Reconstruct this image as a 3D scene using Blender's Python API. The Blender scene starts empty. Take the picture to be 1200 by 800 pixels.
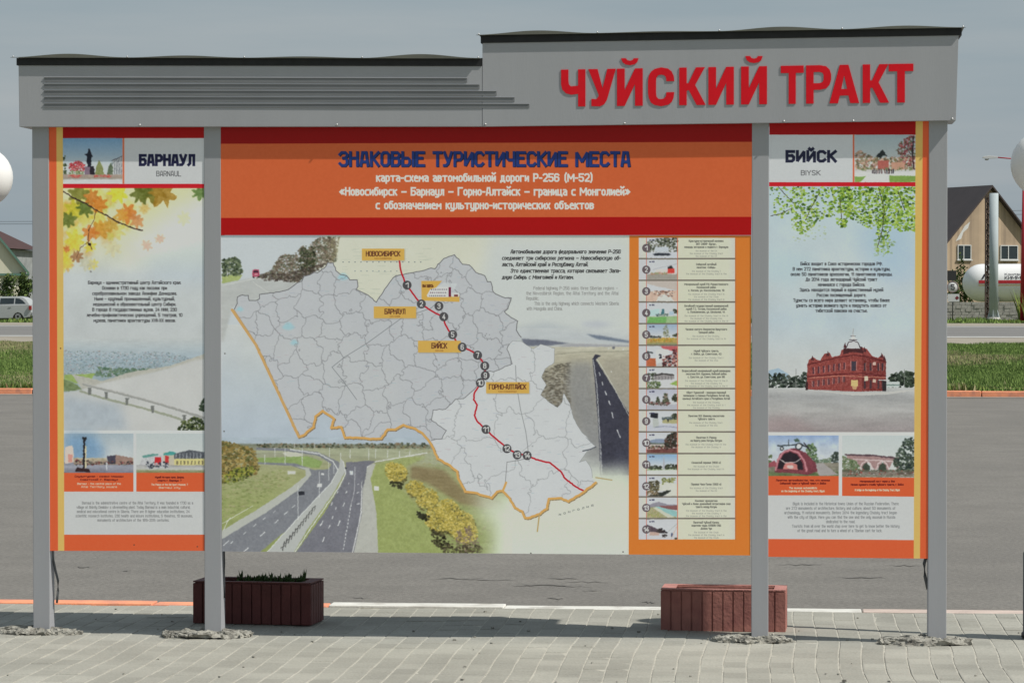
import bpy, bmesh, math, random
import numpy as np
from mathutils import Vector, Matrix
from mathutils.geometry import tessellate_polygon

sc = bpy.context.scene
COL = sc.collection
R = math.radians

# ------------------------------------------------------------------ camera
F = 3570.0                     # focal length in pixels of a 1200 px wide frame
EYE = 1.70
DIST = 15.0
YAW = math.atan(322 / F)       # the camera looks a little to the left of the board's normal
PITCH = math.atan(55 / F)
CAM = Vector((DIST * math.sin(YAW), -DIST * math.cos(YAW), EYE))
FWD = Vector((-math.sin(YAW) * math.cos(PITCH), math.cos(YAW) * math.cos(PITCH), -math.sin(PITCH)))
RGT = Vector((math.cos(YAW), math.sin(YAW), 0))
UPV = RGT.cross(FWD)
cd = bpy.data.cameras.new('camera'); cam = bpy.data.objects.new('camera', cd); COL.objects.link(cam)
cam.matrix_world = Matrix.Translation(CAM) @ Matrix((RGT, UPV, -FWD)).transposed().to_4x4()
cd.sensor_width = 36; cd.lens = 36 * F / 1200; cd.clip_start = .1; cd.clip_end = 6000
sc.camera = cam

# ------------------------------------------------------------------ light
SUN = Vector((-2.35, .73, -3.0)).normalized()      # direction in which the sunlight travels
ld = bpy.data.lights.new('sun', 'SUN'); sun = bpy.data.objects.new('sun', ld); COL.objects.link(sun)
ld.energy = 4.6; ld.angle = R(0.5); ld.color = (1.0, .96, .88)
sun.rotation_euler = SUN.to_track_quat('-Z', 'Y').to_euler()
w = bpy.data.worlds.new("World"); sc.world = w; w.use_nodes = True
nt = w.node_tree; nt.nodes.clear()
out = nt.nodes.new('ShaderNodeOutputWorld'); bg = nt.nodes.new('ShaderNodeBackground')
sky = nt.nodes.new('ShaderNodeTexSky'); sky.sky_type = 'NISHITA'; sky.sun_disc = False
sky.sun_elevation = math.asin(-SUN.z); sky.sun_rotation = math.atan2(-SUN.x, -SUN.y)
sky.air_density = 1.6; sky.dust_density = 3.0; sky.ozone_density = 1.5; sky.altitude = 100
tc = nt.nodes.new('ShaderNodeTexCoord'); mp = nt.nodes.new('ShaderNodeMapping'); mp.inputs['Scale'].default_value = (2.2, 2.2, 22)
nz = nt.nodes.new('ShaderNodeTexNoise'); nz.inputs['Scale'].default_value = 1.6; nz.inputs['Detail'].default_value = 6; nz.inputs['Roughness'].default_value = .55
rm = nt.nodes.new('ShaderNodeMapRange'); rm.inputs[1].default_value = .35; rm.inputs[2].default_value = .75
rm.inputs[3].default_value = .1; rm.inputs[4].default_value = 1
mx = nt.nodes.new('ShaderNodeMix'); mx.data_type = 'RGBA'
veil = nt.nodes.new('ShaderNodeMix'); veil.data_type = 'RGBA'       # high hazy cloud, thicker in places
veil.inputs[6].default_value = (2.8, 3.6, 4.2, 1); veil.inputs[7].default_value = (4.1, 4.5, 4.8, 1)
nt.links.new(veil.outputs[2], mx.inputs[7]); mx.inputs[0].default_value = .86
nt.links.new(tc.outputs['Generated'], mp.inputs[0]); nt.links.new(mp.outputs[0], nz.inputs['Vector'])
nt.links.new(nz.outputs['Fac'], rm.inputs[0]); nt.links.new(rm.outputs[0], veil.inputs[0])
nt.links.new(sky.outputs[0], mx.inputs[6]); nt.links.new(mx.outputs[2], bg.inputs[0])
bg.inputs[1].default_value = .1
nt.links.new(bg.outputs[0], out.inputs[0])
sc.view_settings.view_transform = 'Standard'; sc.view_settings.look = 'None'
sc.view_settings.exposure = 0.0; sc.view_settings.gamma = 1
sc.cycles.use_denoising = True
sc.cycles.max_bounces = 6; sc.cycles.diffuse_bounces = 3; sc.cycles.transparent_max_bounces = 4

# ------------------------------------------------------------------ helpers
def ray(x, y):
    return (FWD + RGT * ((x - 600) / F) + UPV * ((400 - y) / F))
def onY(x, y, Y=0.0):                 # where the sight line through a photo pixel meets the upright plane Y
    d = ray(x, y); t = (Y - CAM.y) / d.y
    return CAM + d * t
def onZ(x, y, Z=0.0):                 # ... or the level plane Z
    d = ray(x, y); t = (Z - CAM.z) / d.z
    return CAM + d * t
def far(x, y, dist):                  # ... or the plane at a given depth
    return CAM + ray(x, y) * dist

def lin(c):
    c = np.asarray(c, float)
    return np.where(c <= .04045, c / 12.92, ((c + .055) / 1.055) ** 2.4)
def unlin(c):
    return np.where(c <= .0031308, c * 12.92, 1.055 * np.maximum(c, 1e-9) ** (1 / 2.4) - .055)

def mat(name, col, rough=.6, var=.12, scale=8, bump=0, bscale=60, metal=0, spec=.4, coords='Object', stretch=None, detail=4, dark=None, darkscale=2, grain=0, gscale=70):
    m = bpy.data.materials.new(name); m.use_nodes = True
    n = m.node_tree.nodes; l = m.node_tree.links; b = n['Principled BSDF']
    b.inputs['Roughness'].default_value = rough; b.inputs['Metallic'].default_value = metal
    b.inputs['Specular IOR Level'].default_value = spec
    t = n.new('ShaderNodeTexCoord')
    src = t.outputs[coords] if coords != 'World' else n.new('ShaderNodeNewGeometry').outputs['Position']
    if stretch:
        mpn = n.new('ShaderNodeMapping'); mpn.inputs['Scale'].default_value = stretch
        l.new(src, mpn.inputs[0]); src = mpn.outputs[0]
    ns = n.new('ShaderNodeTexNoise'); ns.inputs['Scale'].default_value = scale; ns.inputs['Detail'].default_value = detail
    l.new(src, ns.inputs['Vector'])
    rmp = n.new('ShaderNodeMapRange'); rmp.inputs[1].default_value = .3; rmp.inputs[2].default_value = .7
    rmp.inputs[3].default_value = 1 - var; rmp.inputs[4].default_value = 1 + var
    l.new(ns.outputs['Fac'], rmp.inputs[0])
    mul = n.new('ShaderNodeVectorMath'); mul.operation = 'SCALE'; mul.inputs[0].default_value = col[:3]
    l.new(rmp.outputs[0], mul.inputs['Scale'])
    o = mul.outputs[0]
    if dark:
        n2 = n.new('ShaderNodeTexNoise'); n2.inputs['Scale'].default_value = darkscale; n2.inputs['Detail'].default_value = 5
        l.new(src, n2.inputs['Vector'])
        r2 = n.new('ShaderNodeMapRange'); r2.inputs[1].default_value = .48; r2.inputs[2].default_value = .66
        l.new(n2.outputs['Fac'], r2.inputs[0])
        m2 = n.new('ShaderNodeMix'); m2.data_type = 'RGBA'; m2.inputs[7].default_value = (*dark, 1)
        l.new(r2.outputs[0], m2.inputs[0]); l.new(o, m2.inputs[6]); o = m2.outputs[2]
    if grain:
        n4 = n.new('ShaderNodeTexNoise'); n4.inputs['Scale'].default_value = gscale; n4.inputs['Detail'].default_value = 3; l.new(src, n4.inputs['Vector'])
        r4 = n.new('ShaderNodeMapRange'); r4.inputs[1].default_value = .3; r4.inputs[2].default_value = .7; r4.inputs[3].default_value = 1 - grain; r4.inputs[4].default_value = 1 + grain; l.new(n4.outputs['Fac'], r4.inputs[0])
        m4 = n.new('ShaderNodeVectorMath'); m4.operation = 'SCALE'; l.new(o, m4.inputs[0]); l.new(r4.outputs[0], m4.inputs['Scale']); o = m4.outputs[0]
    l.new(o, b.inputs['Base Color'])
    if bump:
        n3 = n.new('ShaderNodeTexNoise'); n3.inputs['Scale'].default_value = bscale; n3.inputs['Detail'].default_value = 5
        l.new(src, n3.inputs['Vector'])
        bp = n.new('ShaderNodeBump'); bp.inputs['Strength'].default_value = bump; bp.inputs['Distance'].default_value = .01
        l.new(n3.outputs['Fac'], bp.inputs['Height']); l.new(bp.outputs[0], b.inputs['Normal'])
    return m

def link(name, me, m, parent=None):
    o = bpy.data.objects.new(name, me); COL.objects.link(o)
    if m is not None:
        for k in (m if isinstance(m, (list, tuple)) else [m]): me.materials.append(k)
    if parent is not None: o.parent = parent
    return o
def tag(o, label=None, cat=None, group=None, kind=None):
    if label: o['label'] = label
    if cat: o['category'] = cat
    if group: o['group'] = group
    if kind: o['kind'] = kind
    return o
def empty(name, loc, label, cat, group=None, rz=0):
    o = bpy.data.objects.new(name, None); COL.objects.link(o); o.location = loc; o.rotation_euler = (0, 0, rz)
    return tag(o, label, cat, group)

class MB:                             # collects shapes, then becomes one mesh object
    def __init__(s): s.b = bmesh.new(); s.mi = 0
    def face(s, pts):
        f = s.b.faces.new([s.b.verts.new(p) for p in pts]); f.material_index = s.mi; return f
    def box(s, a, c, rot=None, piv=None):
        x0, y0, z0 = a; x1, y1, z1 = c
        v = [Vector(p) for p in ((x0,y0,z0),(x1,y0,z0),(x1,y1,z0),(x0,y1,z0),(x0,y0,z1),(x1,y0,z1),(x1,y1,z1),(x0,y1,z1))]
        if rot is not None:
            pv = Vector(piv) if piv is not None else (v[0] + v[6]) / 2
            v = [pv + rot @ (p - pv) for p in v]
        v = [s.b.verts.new(p) for p in v]
        for f in ((3,2,1,0),(4,5,6,7),(0,1,5,4),(1,2,6,5),(2,3,7,6),(3,0,4,7)):
            s.b.faces.new([v[i] for i in f]).material_index = s.mi
        return s
    def prism(s, pts, d, cap=True):    # pts: outline in order; d: extrusion vector
        d = Vector(d); a = [s.b.verts.new(Vector(p)) for p in pts]; b = [s.b.verts.new(Vector(p) + d) for p in pts]
        n = len(a)
        for i in range(n):
            s.b.faces.new((a[i], a[(i+1) % n], b[(i+1) % n], b[i])).material_index = s.mi
        if cap:
            s.b.faces.new(a[::-1]).material_index = s.mi; s.b.faces.new(b).material_index = s.mi
        return s
    def tube(s, path, rad, n=8, cap=True):
        path = [Vector(p) for p in path]; rings = []
        for i, p in enumerate(path):
            t = (path[min(i+1, len(path)-1)] - path[max(i-1, 0)]).normalized()
            u = t.cross(Vector((0, 0, 1)));
            if u.length < 1e-3: u = Vector((1, 0, 0))
            u.normalize(); v = t.cross(u)
            r = rad[i] if isinstance(rad, (list, tuple)) else rad
            rings.append([s.b.verts.new(p + u * (r * math.cos(2*math.pi*k/n)) + v * (r * math.sin(2*math.pi*k/n))) for k in range(n)])
        for a, b in zip(rings, rings[1:]):
            for k in range(n):
                f = s.b.faces.new((a[k], a[(k+1) % n], b[(k+1) % n], b[k])); f.material_index = s.mi; f.smooth = True
        if cap:
            s.b.faces.new(rings[0][::-1]).material_index = s.mi; s.b.faces.new(rings[-1]).material_index = s.mi
        return s
    def lathe(s, prof, n=24, origin=(0,0,0), axis='Z', cap=True):
        o = Vector(origin); rings = []
        for r, h in prof:
            ring = []
            for k in range(n):
                a = 2*math.pi*k/n
                p = {'Z': Vector((r*math.cos(a), r*math.sin(a), h)), 'X': Vector((h, r*math.cos(a), r*math.sin(a))), 'Y': Vector((r*math.cos(a), h, r*math.sin(a)))}[axis]
                ring.append(s.b.verts.new(o + p))
            rings.append(ring)
        for a, b in zip(rings, rings[1:]):
            for k in range(n):
                f = s.b.faces.new((a[k], a[(k+1) % n], b[(k+1) % n], b[k])); f.material_index = s.mi; f.smooth = True
        if cap: s.b.faces.new(rings[0][::-1]); s.b.faces.new(rings[-1])
        return s
    def mesh(s, name, bevel=0):
        bmesh.ops.recalc_face_normals(s.b, faces=s.b.faces)
        if bevel:
            bmesh.ops.bevel(s.b, geom=[e for e in s.b.edges if e.calc_face_angle(0) > .6], offset=bevel, segments=2, affect='EDGES', profile=.6)
        me = bpy.data.meshes.new(name); s.b.to_mesh(me); s.b.free(); return me
    def build(s, name, m, parent=None, bevel=0): return link(name, s.mesh(name, bevel), m, parent)

def pydata(name, v, f, m, parent=None):
    me = bpy.data.meshes.new(name); me.from_pydata([tuple(p) for p in v], [], f); me.update()
    return link(name, me, m, parent)

# ------------------------------------------------------------------ stroke alphabet for the lettering
GL = {}
def _g(ch, w, s): GL[ch] = (w, [[(int(q[i]), int(q[i+1], 16) - 2) for i in range(0, len(q), 2)] for q in s.split()])
for ch, w_, s_ in [
 ('А',4,'02193942 1434'),('Б',4,'49090232434536 3606'),('В',4,'02093948473606 3645433202'),('Г',4,'020949'),('Д',5,'01025251 12294942'),
 ('Е',4,'49090242 0636'),('Ж',6,'3932 0936 6936 0236 6236'),('З',4,'08193948473626 364543321203'),('И',4,'09024942'),('Й',4,'09024942 1b2a3b'),
 ('К',4,'0902 4905 1642'),('Л',4,'0213194942'),('М',6,'0209346962'),('Н',4,'0209 4249 0646'),('О',4,'120308193948433212'),('П',4,'02094942'),
 ('Р',4,'02093948463505'),('С',4,'4839190803123243'),('Т',4,'0949 2922'),('У',4,'0924 49231202'),('Ф',6,'180705145465675818 3931'),('Х',4,'0942 0249'),
 ('Ц',5,'09025251 4942'),('Ч',4,'09061545 4942'),('Ш',6,'09026269 3932'),('Щ',7,'090272 6269 3932 7271'),('Ь',4,'09023243453606'),
 ('Ы',6,'09023243453606 6962'),('Ъ',5,'0919124253554616'),('Э',4,'0819394843321203 1646'),('Ю',6,'0902 0626 322328395968635232'),('Я',4,'42491908061545 2502'),
 ('а',3,'07273632 351504031232'),('б',3,'39190803122233362707'),('в',3,'020727362505 2534332202'),('г',3,'020737'),('д',4,'01024241 12173732'),
 ('е',3,'053536271706031232'),('ж',4,'2722 0742 0247'),('з',3,'0727362515 2534332202'),('и',3,'07023732'),('й',3,'07023732 0a19293a'),('к',3,'0702 3705 1532'),
 ('л',3,'0213173732'),('м',4,'0207244742'),('н',3,'0207 3732 0535'),('о',3,'120306172736332212'),('п',3,'02073732'),('р',3,'00072736332202'),('с',3,'371706031232'),
 ('т',4,'0747 2722'),('у',3,'07031232 37312000'),('ф',4,'170603123243463717 2920'),('х',3,'0732 0237'),('ц',4,'07023242 3732 4241'),('ч',3,'07051434 3732'),
 ('ш',4,'07024247 2722'),('щ',5,'070252 4247 2722 5251'),('ь',3,'07022233342505'),('ы',4,'07022233342505 4742'),('ъ',4,'0717123243443515'),('э',3,'072736332202 1535'),
 ('ю',5,'0702 0525 322326374756534232'),('я',3,'32371706051434 1402'),
 ('D',4,'02093948433202'),('F',4,'020949 0636'),('G',4,'483919080312324346 4626'),('I',0,'0209'),('L',4,'090242'),('N',4,'02094249'),('R',4,'02093948463505 3542'),
 ('S',4,'483919080716354443321203'),('U',4,'090312324349'),('V',4,'092249'),('W',6,'0912375269'),('Y',4,'092549 2522'),('Z',4,'09490242'),
 ('b',3,'09022233362707'),('d',3,'39321203061737'),('f',2,'291812 0727'),('g',3,'371706031232 37312000'),('h',3,'0902 07273632'),('i',0,'0207 0909'),
 ('k',3,'0902 3705 1532'),('l',0,'0902'),('m',4,'02074742 2722'),('n',3,'0207273632'),('r',2,'0207 061727'),('s',3,'3717061524332202'),('t',2,'191322 0727'),
 ('u',3,'0703123237'),('v',4,'072247'),('w',4,'0712273247'),('z',3,'07370232'),
 ('0',4,'120308193948433212'),('1',2,'072922'),('2',4,'08193948460242'),('3',4,'08193948473616 364543321203'),('4',4,'390444 3632'),
 ('5',4,'490906364543321203'),('6',4,'4839190803123243453606'),('7',4,'094922'),('8',4,'160708193948473616 1605031232434536'),('9',4,'0312324348391908061545'),
 ('.',0,'0202'),(',',0,'0201'),('-',2,'0525'),('–',4,'0545'),('«',4,'270523 472543'),('»',4,'072503 274523'),('(',2,'2a181321'),(')',2,'0a181301'),("'",0,'0908'),(' ',2,''),
]: _g(ch, w_, s_)
for a_, b_ in zip('ABCEHKMOPTXaceopxy', 'АВСЕНКМОРТХасеорху'): GL[a_] = GL[b_]

def layout(s, gap=1.7):
    x = 0; res = []
    for ch in s:
        w_, st = GL.get(ch, GL['о'])
        for p in st: res.append([(x + a, b) for a, b in p])
        x += w_ + gap
    return res, x - gap

# ------------------------------------------------------------------ artwork painted in numpy: flat print only
def resize(a, h, w):
    ys = np.linspace(0, a.shape[0] - 1, h); xs = np.linspace(0, a.shape[1] - 1, w)
    y0 = np.minimum(ys.astype(int), a.shape[0] - 2); x0 = np.minimum(xs.astype(int), a.shape[1] - 2)
    fy = (ys - y0)[:, None]; fx = (xs - x0)[None]
    fy = fy * fy * (3 - 2 * fy); fx = fx * fx * (3 - 2 * fx)
    A = a[y0][:, x0]; B = a[y0][:, x0 + 1]; C_ = a[y0 + 1][:, x0]; D = a[y0 + 1][:, x0 + 1]
    return (A * (1 - fx) + B * fx) * (1 - fy) + (C_ * (1 - fx) + D * fx) * fy
def fbm(h, w, cell, seed, octs=4, aspect=1.0):
    r = np.random.RandomState(seed); o = np.zeros((h, w)); amp = 1; tot = 0
    for k in range(octs):
        c = max(cell / 2 ** k, 2.0)
        o += amp * resize(r.rand(int(h / c) + 3, int(w / (c * aspect)) + 3), h, w); tot += amp; amp *= .55
    return o / tot - .5
def boxblur(a, r):
    r = int(r)
    if r < 1: return a
    for ax in (0, 1):
        for _ in range(2):
            p = np.pad(a, [(r + 1, r) if i == ax else (0, 0) for i in range(a.ndim)], mode='edge').cumsum(ax)
            a = (np.take(p, range(2*r+1, p.shape[ax]), ax) - np.take(p, range(0, p.shape[ax] - 2*r - 1), ax)) / (2*r + 1)
    return a

class Art:
    """a printed sheet; drawing calls take photograph coordinates and are laid onto the sheet's own metres"""
    S = 760.0
    def __init__(s, quad, Y):
        s.Y = Y; s.quad = [onY(x, y, Y) for x, y in quad]
        xs = [p.x for p in s.quad]; zs = [p.z for p in s.quad]
        s.X0, s.X1, s.Z0, s.Z1 = min(xs), max(xs), min(zs), max(zs)
        s.w = int((s.X1 - s.X0) * s.S); s.h = int((s.Z1 - s.Z0) * s.S)
        s.a = np.full((s.h, s.w, 3), .75); s.k = s.S * 15.0 / F
        s.rs = random.Random(5)
    def q(s, x, y):
        p = onY(x, y, s.Y); return ((p.x - s.X0) * s.S, (s.Z1 - p.z) * s.S)
    def clip(s, x0, y0, x1, y1):
        return max(0, int(x0)), max(0, int(y0)), min(s.w, int(x1) + 1), min(s.h, int(y1) + 1)
    def mask(s, pts, raw=False):
        P = np.array(pts if raw else [s.q(*p) for p in pts])
        bx0, by0, bx1, by1 = s.clip(P[:,0].min() - 1, P[:,1].min() - 1, P[:,0].max() + 1, P[:,1].max() + 1)
        if bx1 <= bx0 or by1 <= by0: return None
        m = np.zeros((by1 - by0, bx1 - bx0)); Q = np.roll(P, -1, 0); cols = np.arange(bx0, bx1)
        SS = 3
        for j in range(by1 - by0):
            for t in range(SS):
                yy = by0 + j + (t + .5) / SS
                hit = (P[:,1] <= yy) != (Q[:,1] <= yy)
                if not hit.any(): continue
                p = P[hit]; q_ = Q[hit]
                xs = np.sort(p[:,0] + (yy - p[:,1]) * (q_[:,0] - p[:,0]) / (q_[:,1] - p[:,1]))
                for a, b in zip(xs[::2], xs[1::2]):
                    i0 = max(0, int(a) - bx0); i1 = min(bx1 - bx0, int(b) + 1 - bx0)
                    if i1 > i0: m[j, i0:i1] += np.clip(np.minimum(cols[i0:i1] + 1, b) - np.maximum(cols[i0:i1], a), 0, 1) / SS
        return bx0, by0, bx1, by1, m
    def blend(s, M, col, alpha=1.0, tex=0, seed=1, cell=12, aspect=1.0):
        if M is None: return
        x0, y0, x1, y1, m = M; c = np.array(col, float)
        if c.max() > 1.5: c = c / 255
        c = np.broadcast_to(c, (y1 - y0, x1 - x0, 3)).copy()
        if tex: c += tex * 2 * fbm(y1 - y0, x1 - x0, cell, seed, aspect=aspect)[..., None]
        m = (m * alpha)[..., None]
        s.a[y0:y1, x0:x1] = s.a[y0:y1, x0:x1] * (1 - m) + c * m
    def poly(s, pts, col, alpha=1.0, soft=0, tex=0, seed=1, cell=12, aspect=1.0, raw=False):
        M = s.mask(pts, raw)
        if M is None: return
        if soft:
            r = int(soft * s.k); x0, y0, x1, y1, m = M
            X0, Y0, X1, Y1 = s.clip(x0 - 2*r, y0 - 2*r, x1 + 2*r, y1 + 2*r)
            mm = np.zeros((Y1 - Y0, X1 - X0)); mm[y0-Y0:y1-Y0, x0-X0:x1-X0] = m
            M = (X0, Y0, X1, Y1, boxblur(mm, r))
        s.blend(M, col, alpha, tex, seed, cell, aspect)
    def rect(s, x0, y0, x1, y1, col, **k):
        s.poly([(x0, y0), (x1, y0), (x1, y1), (x0, y1)], col, **k)
    def grad(s, x0, y0, x1, y1, stops, tex=0, seed=1, cell=20, aspect=1.0, horiz=False, alpha=1.0):
        M = s.mask([(x0, y0), (x1, y0), (x1, y1), (x0, y1)])
        if M is None: return
        a, b, c_, d, m = M
        n = (c_ - a) if horiz else (d - b)
        t = np.linspace(0, 1, n); ts = [q[0] for q in stops]
        g = np.stack([np.interp(t, ts, [q[1][i] / 255 for q in stops]) for i in range(3)], -1)
        g = np.broadcast_to(g[None] if horiz else g[:, None], (d - b, c_ - a, 3))
        s.blend(M, g, alpha, tex, seed, cell, aspect)
    def noise_over(s, x0, y0, x1, y1, amp, cell=3, seed=3, aspect=1.0):
        ax, ay = s.q(x0, y0); bx, by = s.q(x1, y1); ax, ay, bx, by = s.clip(ax, ay, bx, by)
        if bx > ax and by > ay: s.a[ay:by, ax:bx] += amp * 2 * fbm(by - ay, bx - ax, cell, seed, 3, aspect)[..., None]
    def seg(s, a, b, hw, col, alpha=1.0, ea=0, eb=0):
        ax, ay = a; bx, by = b; L = math.hypot(bx - ax, by - ay)
        if L > 1e-6: ux, uy = (bx - ax) / L, (by - ay) / L
        else: ux, uy = 1, 0; ea = eb = hw
        x0, y0, x1, y1 = s.clip(min(ax, bx) - hw - 2 - ea, min(ay, by) - hw - 2 - ea, max(ax, bx) + hw + 2 + eb, max(ay, by) + hw + 2 + eb)
        if x1 <= x0 or y1 <= y0: return
        X = np.arange(x0, x1)[None] + .5 - ax; Yy = np.arange(y0, y1)[:, None] + .5 - ay
        t = X * ux + Yy * uy; d = np.abs(X * uy - Yy * ux)
        o = np.maximum(np.maximum(-t - ea, t - L - eb), 0)
        if ea == 0 and eb == 0: dd = np.hypot(d, o) - hw
        else: dd = np.maximum(d - hw, np.maximum(-t - ea, t - L - eb))
        m = np.clip(.5 - dd, 0, 1) * alpha * min(1, 2 * hw)
        s.a[y0:y1, x0:x1] += (np.array(col, float) / 255 - s.a[y0:y1, x0:x1]) * m[..., None]
    def line(s, pts, wd, col, alpha=1.0, cap=False):
        q = [s.q(*p) for p in pts]; hw = wd * s.k / 2
        for i, (a, b) in enumerate(zip(q, q[1:])):
            s.seg(a, b, hw, col, alpha)
    def disc(s, x, y, r, col, ry=None, alpha=1.0, raw=False):
        if not raw: x, y = s.q(x, y); r *= s.k; ry = (ry * s.k if ry else r)
        ry = ry or r
        x0, y0, x1, y1 = s.clip(x - r - 1, y - ry - 1, x + r + 1, y + ry + 1)
        if x1 <= x0 or y1 <= y0: return
        X = (np.arange(x0, x1)[None] + .5 - x) / r; Yy = (np.arange(y0, y1)[:, None] + .5 - y) / ry
        m = np.clip((1 - np.hypot(X, Yy)) * min(r, ry) + .5, 0, 1) * alpha
        s.a[y0:y1, x0:x1] += (np.array(col, float) / 255 - s.a[y0:y1, x0:x1]) * m[..., None]
    def blobs(s, pts, n, cols, size, seed=1, alpha=.9, jit=18, flat=1.0):
        M = s.mask(pts)
        if M is None: return
        x0, y0, x1, y1, m = M; rs = random.Random(seed); k = 0; tries = 0
        while k < n and tries < n * 20:
            tries += 1
            x = rs.uniform(x0, x1 - 1); y = rs.uniform(y0, y1 - 1)
            if m[int(y) - y0, int(x) - x0] < .5: continue
            c = rs.choice(cols); j = rs.uniform(-jit, jit); r = rs.uniform(*size) * s.k
            s.disc(x, y, r, [min(255, max(0, v + j)) for v in c], ry=r * rs.uniform(.5, 1) * flat, alpha=alpha, raw=True); k += 1
    def text(s, t, x, y, h, wid, wt, col, align='c', shear=0.0, alpha=1.0, gap=1.7):
        """baseline y, cap height h, total width wid, stroke weight wt, all in photo pixels"""
        st, W = layout(t, gap); ux = (wid - wt) / max(W, 1) ; uy = (h - wt) / 7.0
        x0 = x - wid / 2 if align == 'c' else x
        for p in st:
            q = [s.q(x0 + wt/2 + a * ux + shear * b * uy, y - wt/2 - b * uy) for a, b in p]; hw = wt * s.k / 2
            for i in range(max(1, len(q) - 1)):
                a = q[i]; b = q[min(i + 1, len(q) - 1)]
                closed = len(q) > 2 and q[0] == q[-1]
                n_ = len(q) - (1 if closed else 0)
                def ext(p0, p1, p2):
                    u = (p1[0]-p0[0], p1[1]-p0[1]); v = (p2[0]-p1[0], p2[1]-p1[1]); L = math.hypot(*u) * math.hypot(*v)
                    if L < 1e-9: return hw * .4
                    c = max(-1, min(1, (u[0]*v[0] + u[1]*v[1]) / L)); return hw * min(1.0, math.tan(math.acos(c) / 2)) if c > -.3 else hw * .25
                if len(q) == 1: ea = eb = hw
                else:
                    ea = ext(q[(i-1) % n_], a, b) if (i or closed) else hw * .99
                    eb = ext(a, b, q[(i+2) % n_ if closed else i + 2]) if (i < len(q) - 2 or closed) else hw * .99
                s.seg(a, b, hw, col, alpha, ea=max(ea, .01), eb=max(eb, .01))
    def photo(s, x0, y0, x1, y1, warp=.9, amp=.05, blur=1, seed=1, contrast=1.0):
        ax, ay = s.q(x0, y0); bx, by = s.q(x1, y1); ax, ay, bx, by = s.clip(ax, ay, bx, by); h, w_ = by - ay, bx - ax
        t = s.a[ay:by, ax:bx]
        dx = (fbm(h, w_, 7, seed, 3) * 2 * warp * s.k * 1.2); dy = (fbm(h, w_, 7, seed + 50, 3) * 2 * warp * s.k)
        Y = np.clip(np.arange(h)[:, None] + dy, 0, h - 1).astype(int); X = np.clip(np.arange(w_)[None] + dx, 0, w_ - 1).astype(int)
        t = t[Y, X]
        lum = t.mean(-1)
        tex = fbm(h, w_, 5, seed + 9, 3) + .35 * fbm(h, w_, 22, seed + 10, 3)
        t = t * (1 + (tex * amp * 2 * np.clip(1.35 - lum * 1.75, .03, 1))[..., None])
        t = .5 + (t - .5) * contrast
        s.a[ay:by, ax:bx] = boxblur(t, blur)
    def image(s, name, gain):
        a = np.clip(s.a, 0, 1); g_ = a.mean(-1, keepdims=True); a = a + (g_ - a) * .06
        alb = np.clip(lin(a) * gain, 0.004, .86)
        img = bpy.data.images.new(name, s.w, s.h); img.colorspace_settings.name = 'sRGB'
        px = np.ones((s.h, s.w, 4), np.float32); px[..., :3] = unlin(alb)[::-1]
        img.pixels.foreach_set(px.ravel()); img.update(); img.pack(); return img
    def panel(s, name, gain, parent, thick=.004, rough=.42):
        m = bpy.data.materials.new(name + '_print'); m.use_nodes = True; n = m.node_tree.nodes; l = m.node_tree.links
        t = n.new('ShaderNodeTexImage'); t.image = s.image(name, gain); t.interpolation = 'Cubic'
        b = n['Principled BSDF']; l.new(t.outputs[0], b.inputs['Base Color']); b.inputs['Roughness'].default_value = rough
        b.inputs['Specular IOR Level'].default_value = .22
        g = n.new('ShaderNodeNewGeometry'); nn = n.new('ShaderNodeTexNoise'); nn.inputs['Scale'].default_value = 2.2; nn.inputs['Detail'].default_value = 2
        bp = n.new('ShaderNodeBump'); bp.inputs['Strength'].default_value = .12; bp.inputs['Distance'].default_value = .02
        l.new(g.outputs['Position'], nn.inputs['Vector']); l.new(nn.outputs['Fac'], bp.inputs['Height']); l.new(bp.outputs[0], b.inputs['Normal'])
        mb = MB(); mb.prism([Vector((p.x, s.Y, p.z)) for p in s.quad], (0, thick, 0))
        me = mb.mesh(name); uv = me.uv_layers.new(name='UVMap')
        for lp in me.loops:
            co = me.vertices[lp.vertex_index].co
            uv.data[lp.index].uv = ((co.x - s.X0) / (s.X1 - s.X0), (co.z - s.Z0) / (s.Z1 - s.Z0))
        me.materials.append(m); me.materials.append(M_EDGE)
        for p in me.polygons:
            if abs(p.normal.y) < .9: p.material_index = 1
            if p.normal.y > .9: p.material_index = 1
        o = bpy.data.objects.new(name, me); COL.objects.link(o); o.parent = parent
        return o

M_GREY = mat('board_grey_paint', (.335, .340, .358), .5, .022, 2.2, .05, 40, coords='World', stretch=(5, 5, .55))
M_EDGE = mat('panel_edge', (.06, .06, .06), .6)
M_ROOF = mat('roof_sheet', (.12, .12, .10), .45, .15, 6)
M_BLACK = mat('bitumen_black', (.012, .012, .013), .6, .3, 20)
M_STRIP = mat('trim_strip_grey', (.17, .175, .185), .5, .12, 3, coords='World')
M_RED = mat('letter_red', (.66, .004, .014), .55, .05, 20, spec=.22)
M_STEEL = mat('zinc_screw', (.6, .6, .6), .35, .05, metal=.7)
M_CABLE = mat('cable_grey', (.10, .105, .11), .6)
M_RUBBLE = mat('concrete_rubble', (.30, .29, .255), .95, .35, 40, .8, 90, dark=(.16, .15, .13), darkscale=16)
GAIN = 1.44

# ------------------------------------------------------------------ the information board
BOARD = empty('information_board', (0, 0, 0), 'large grey road-map information board with red Cyrillic title lettering on four posts', 'sign')
PY = .004                            # plane of the printed panels
GREY = (186, 187, 188)
DARKRED = (158, 0, 8); ORED = (218, 88, 48); YEL = (222, 170, 92); ORA = (222, 116, 42)

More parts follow.
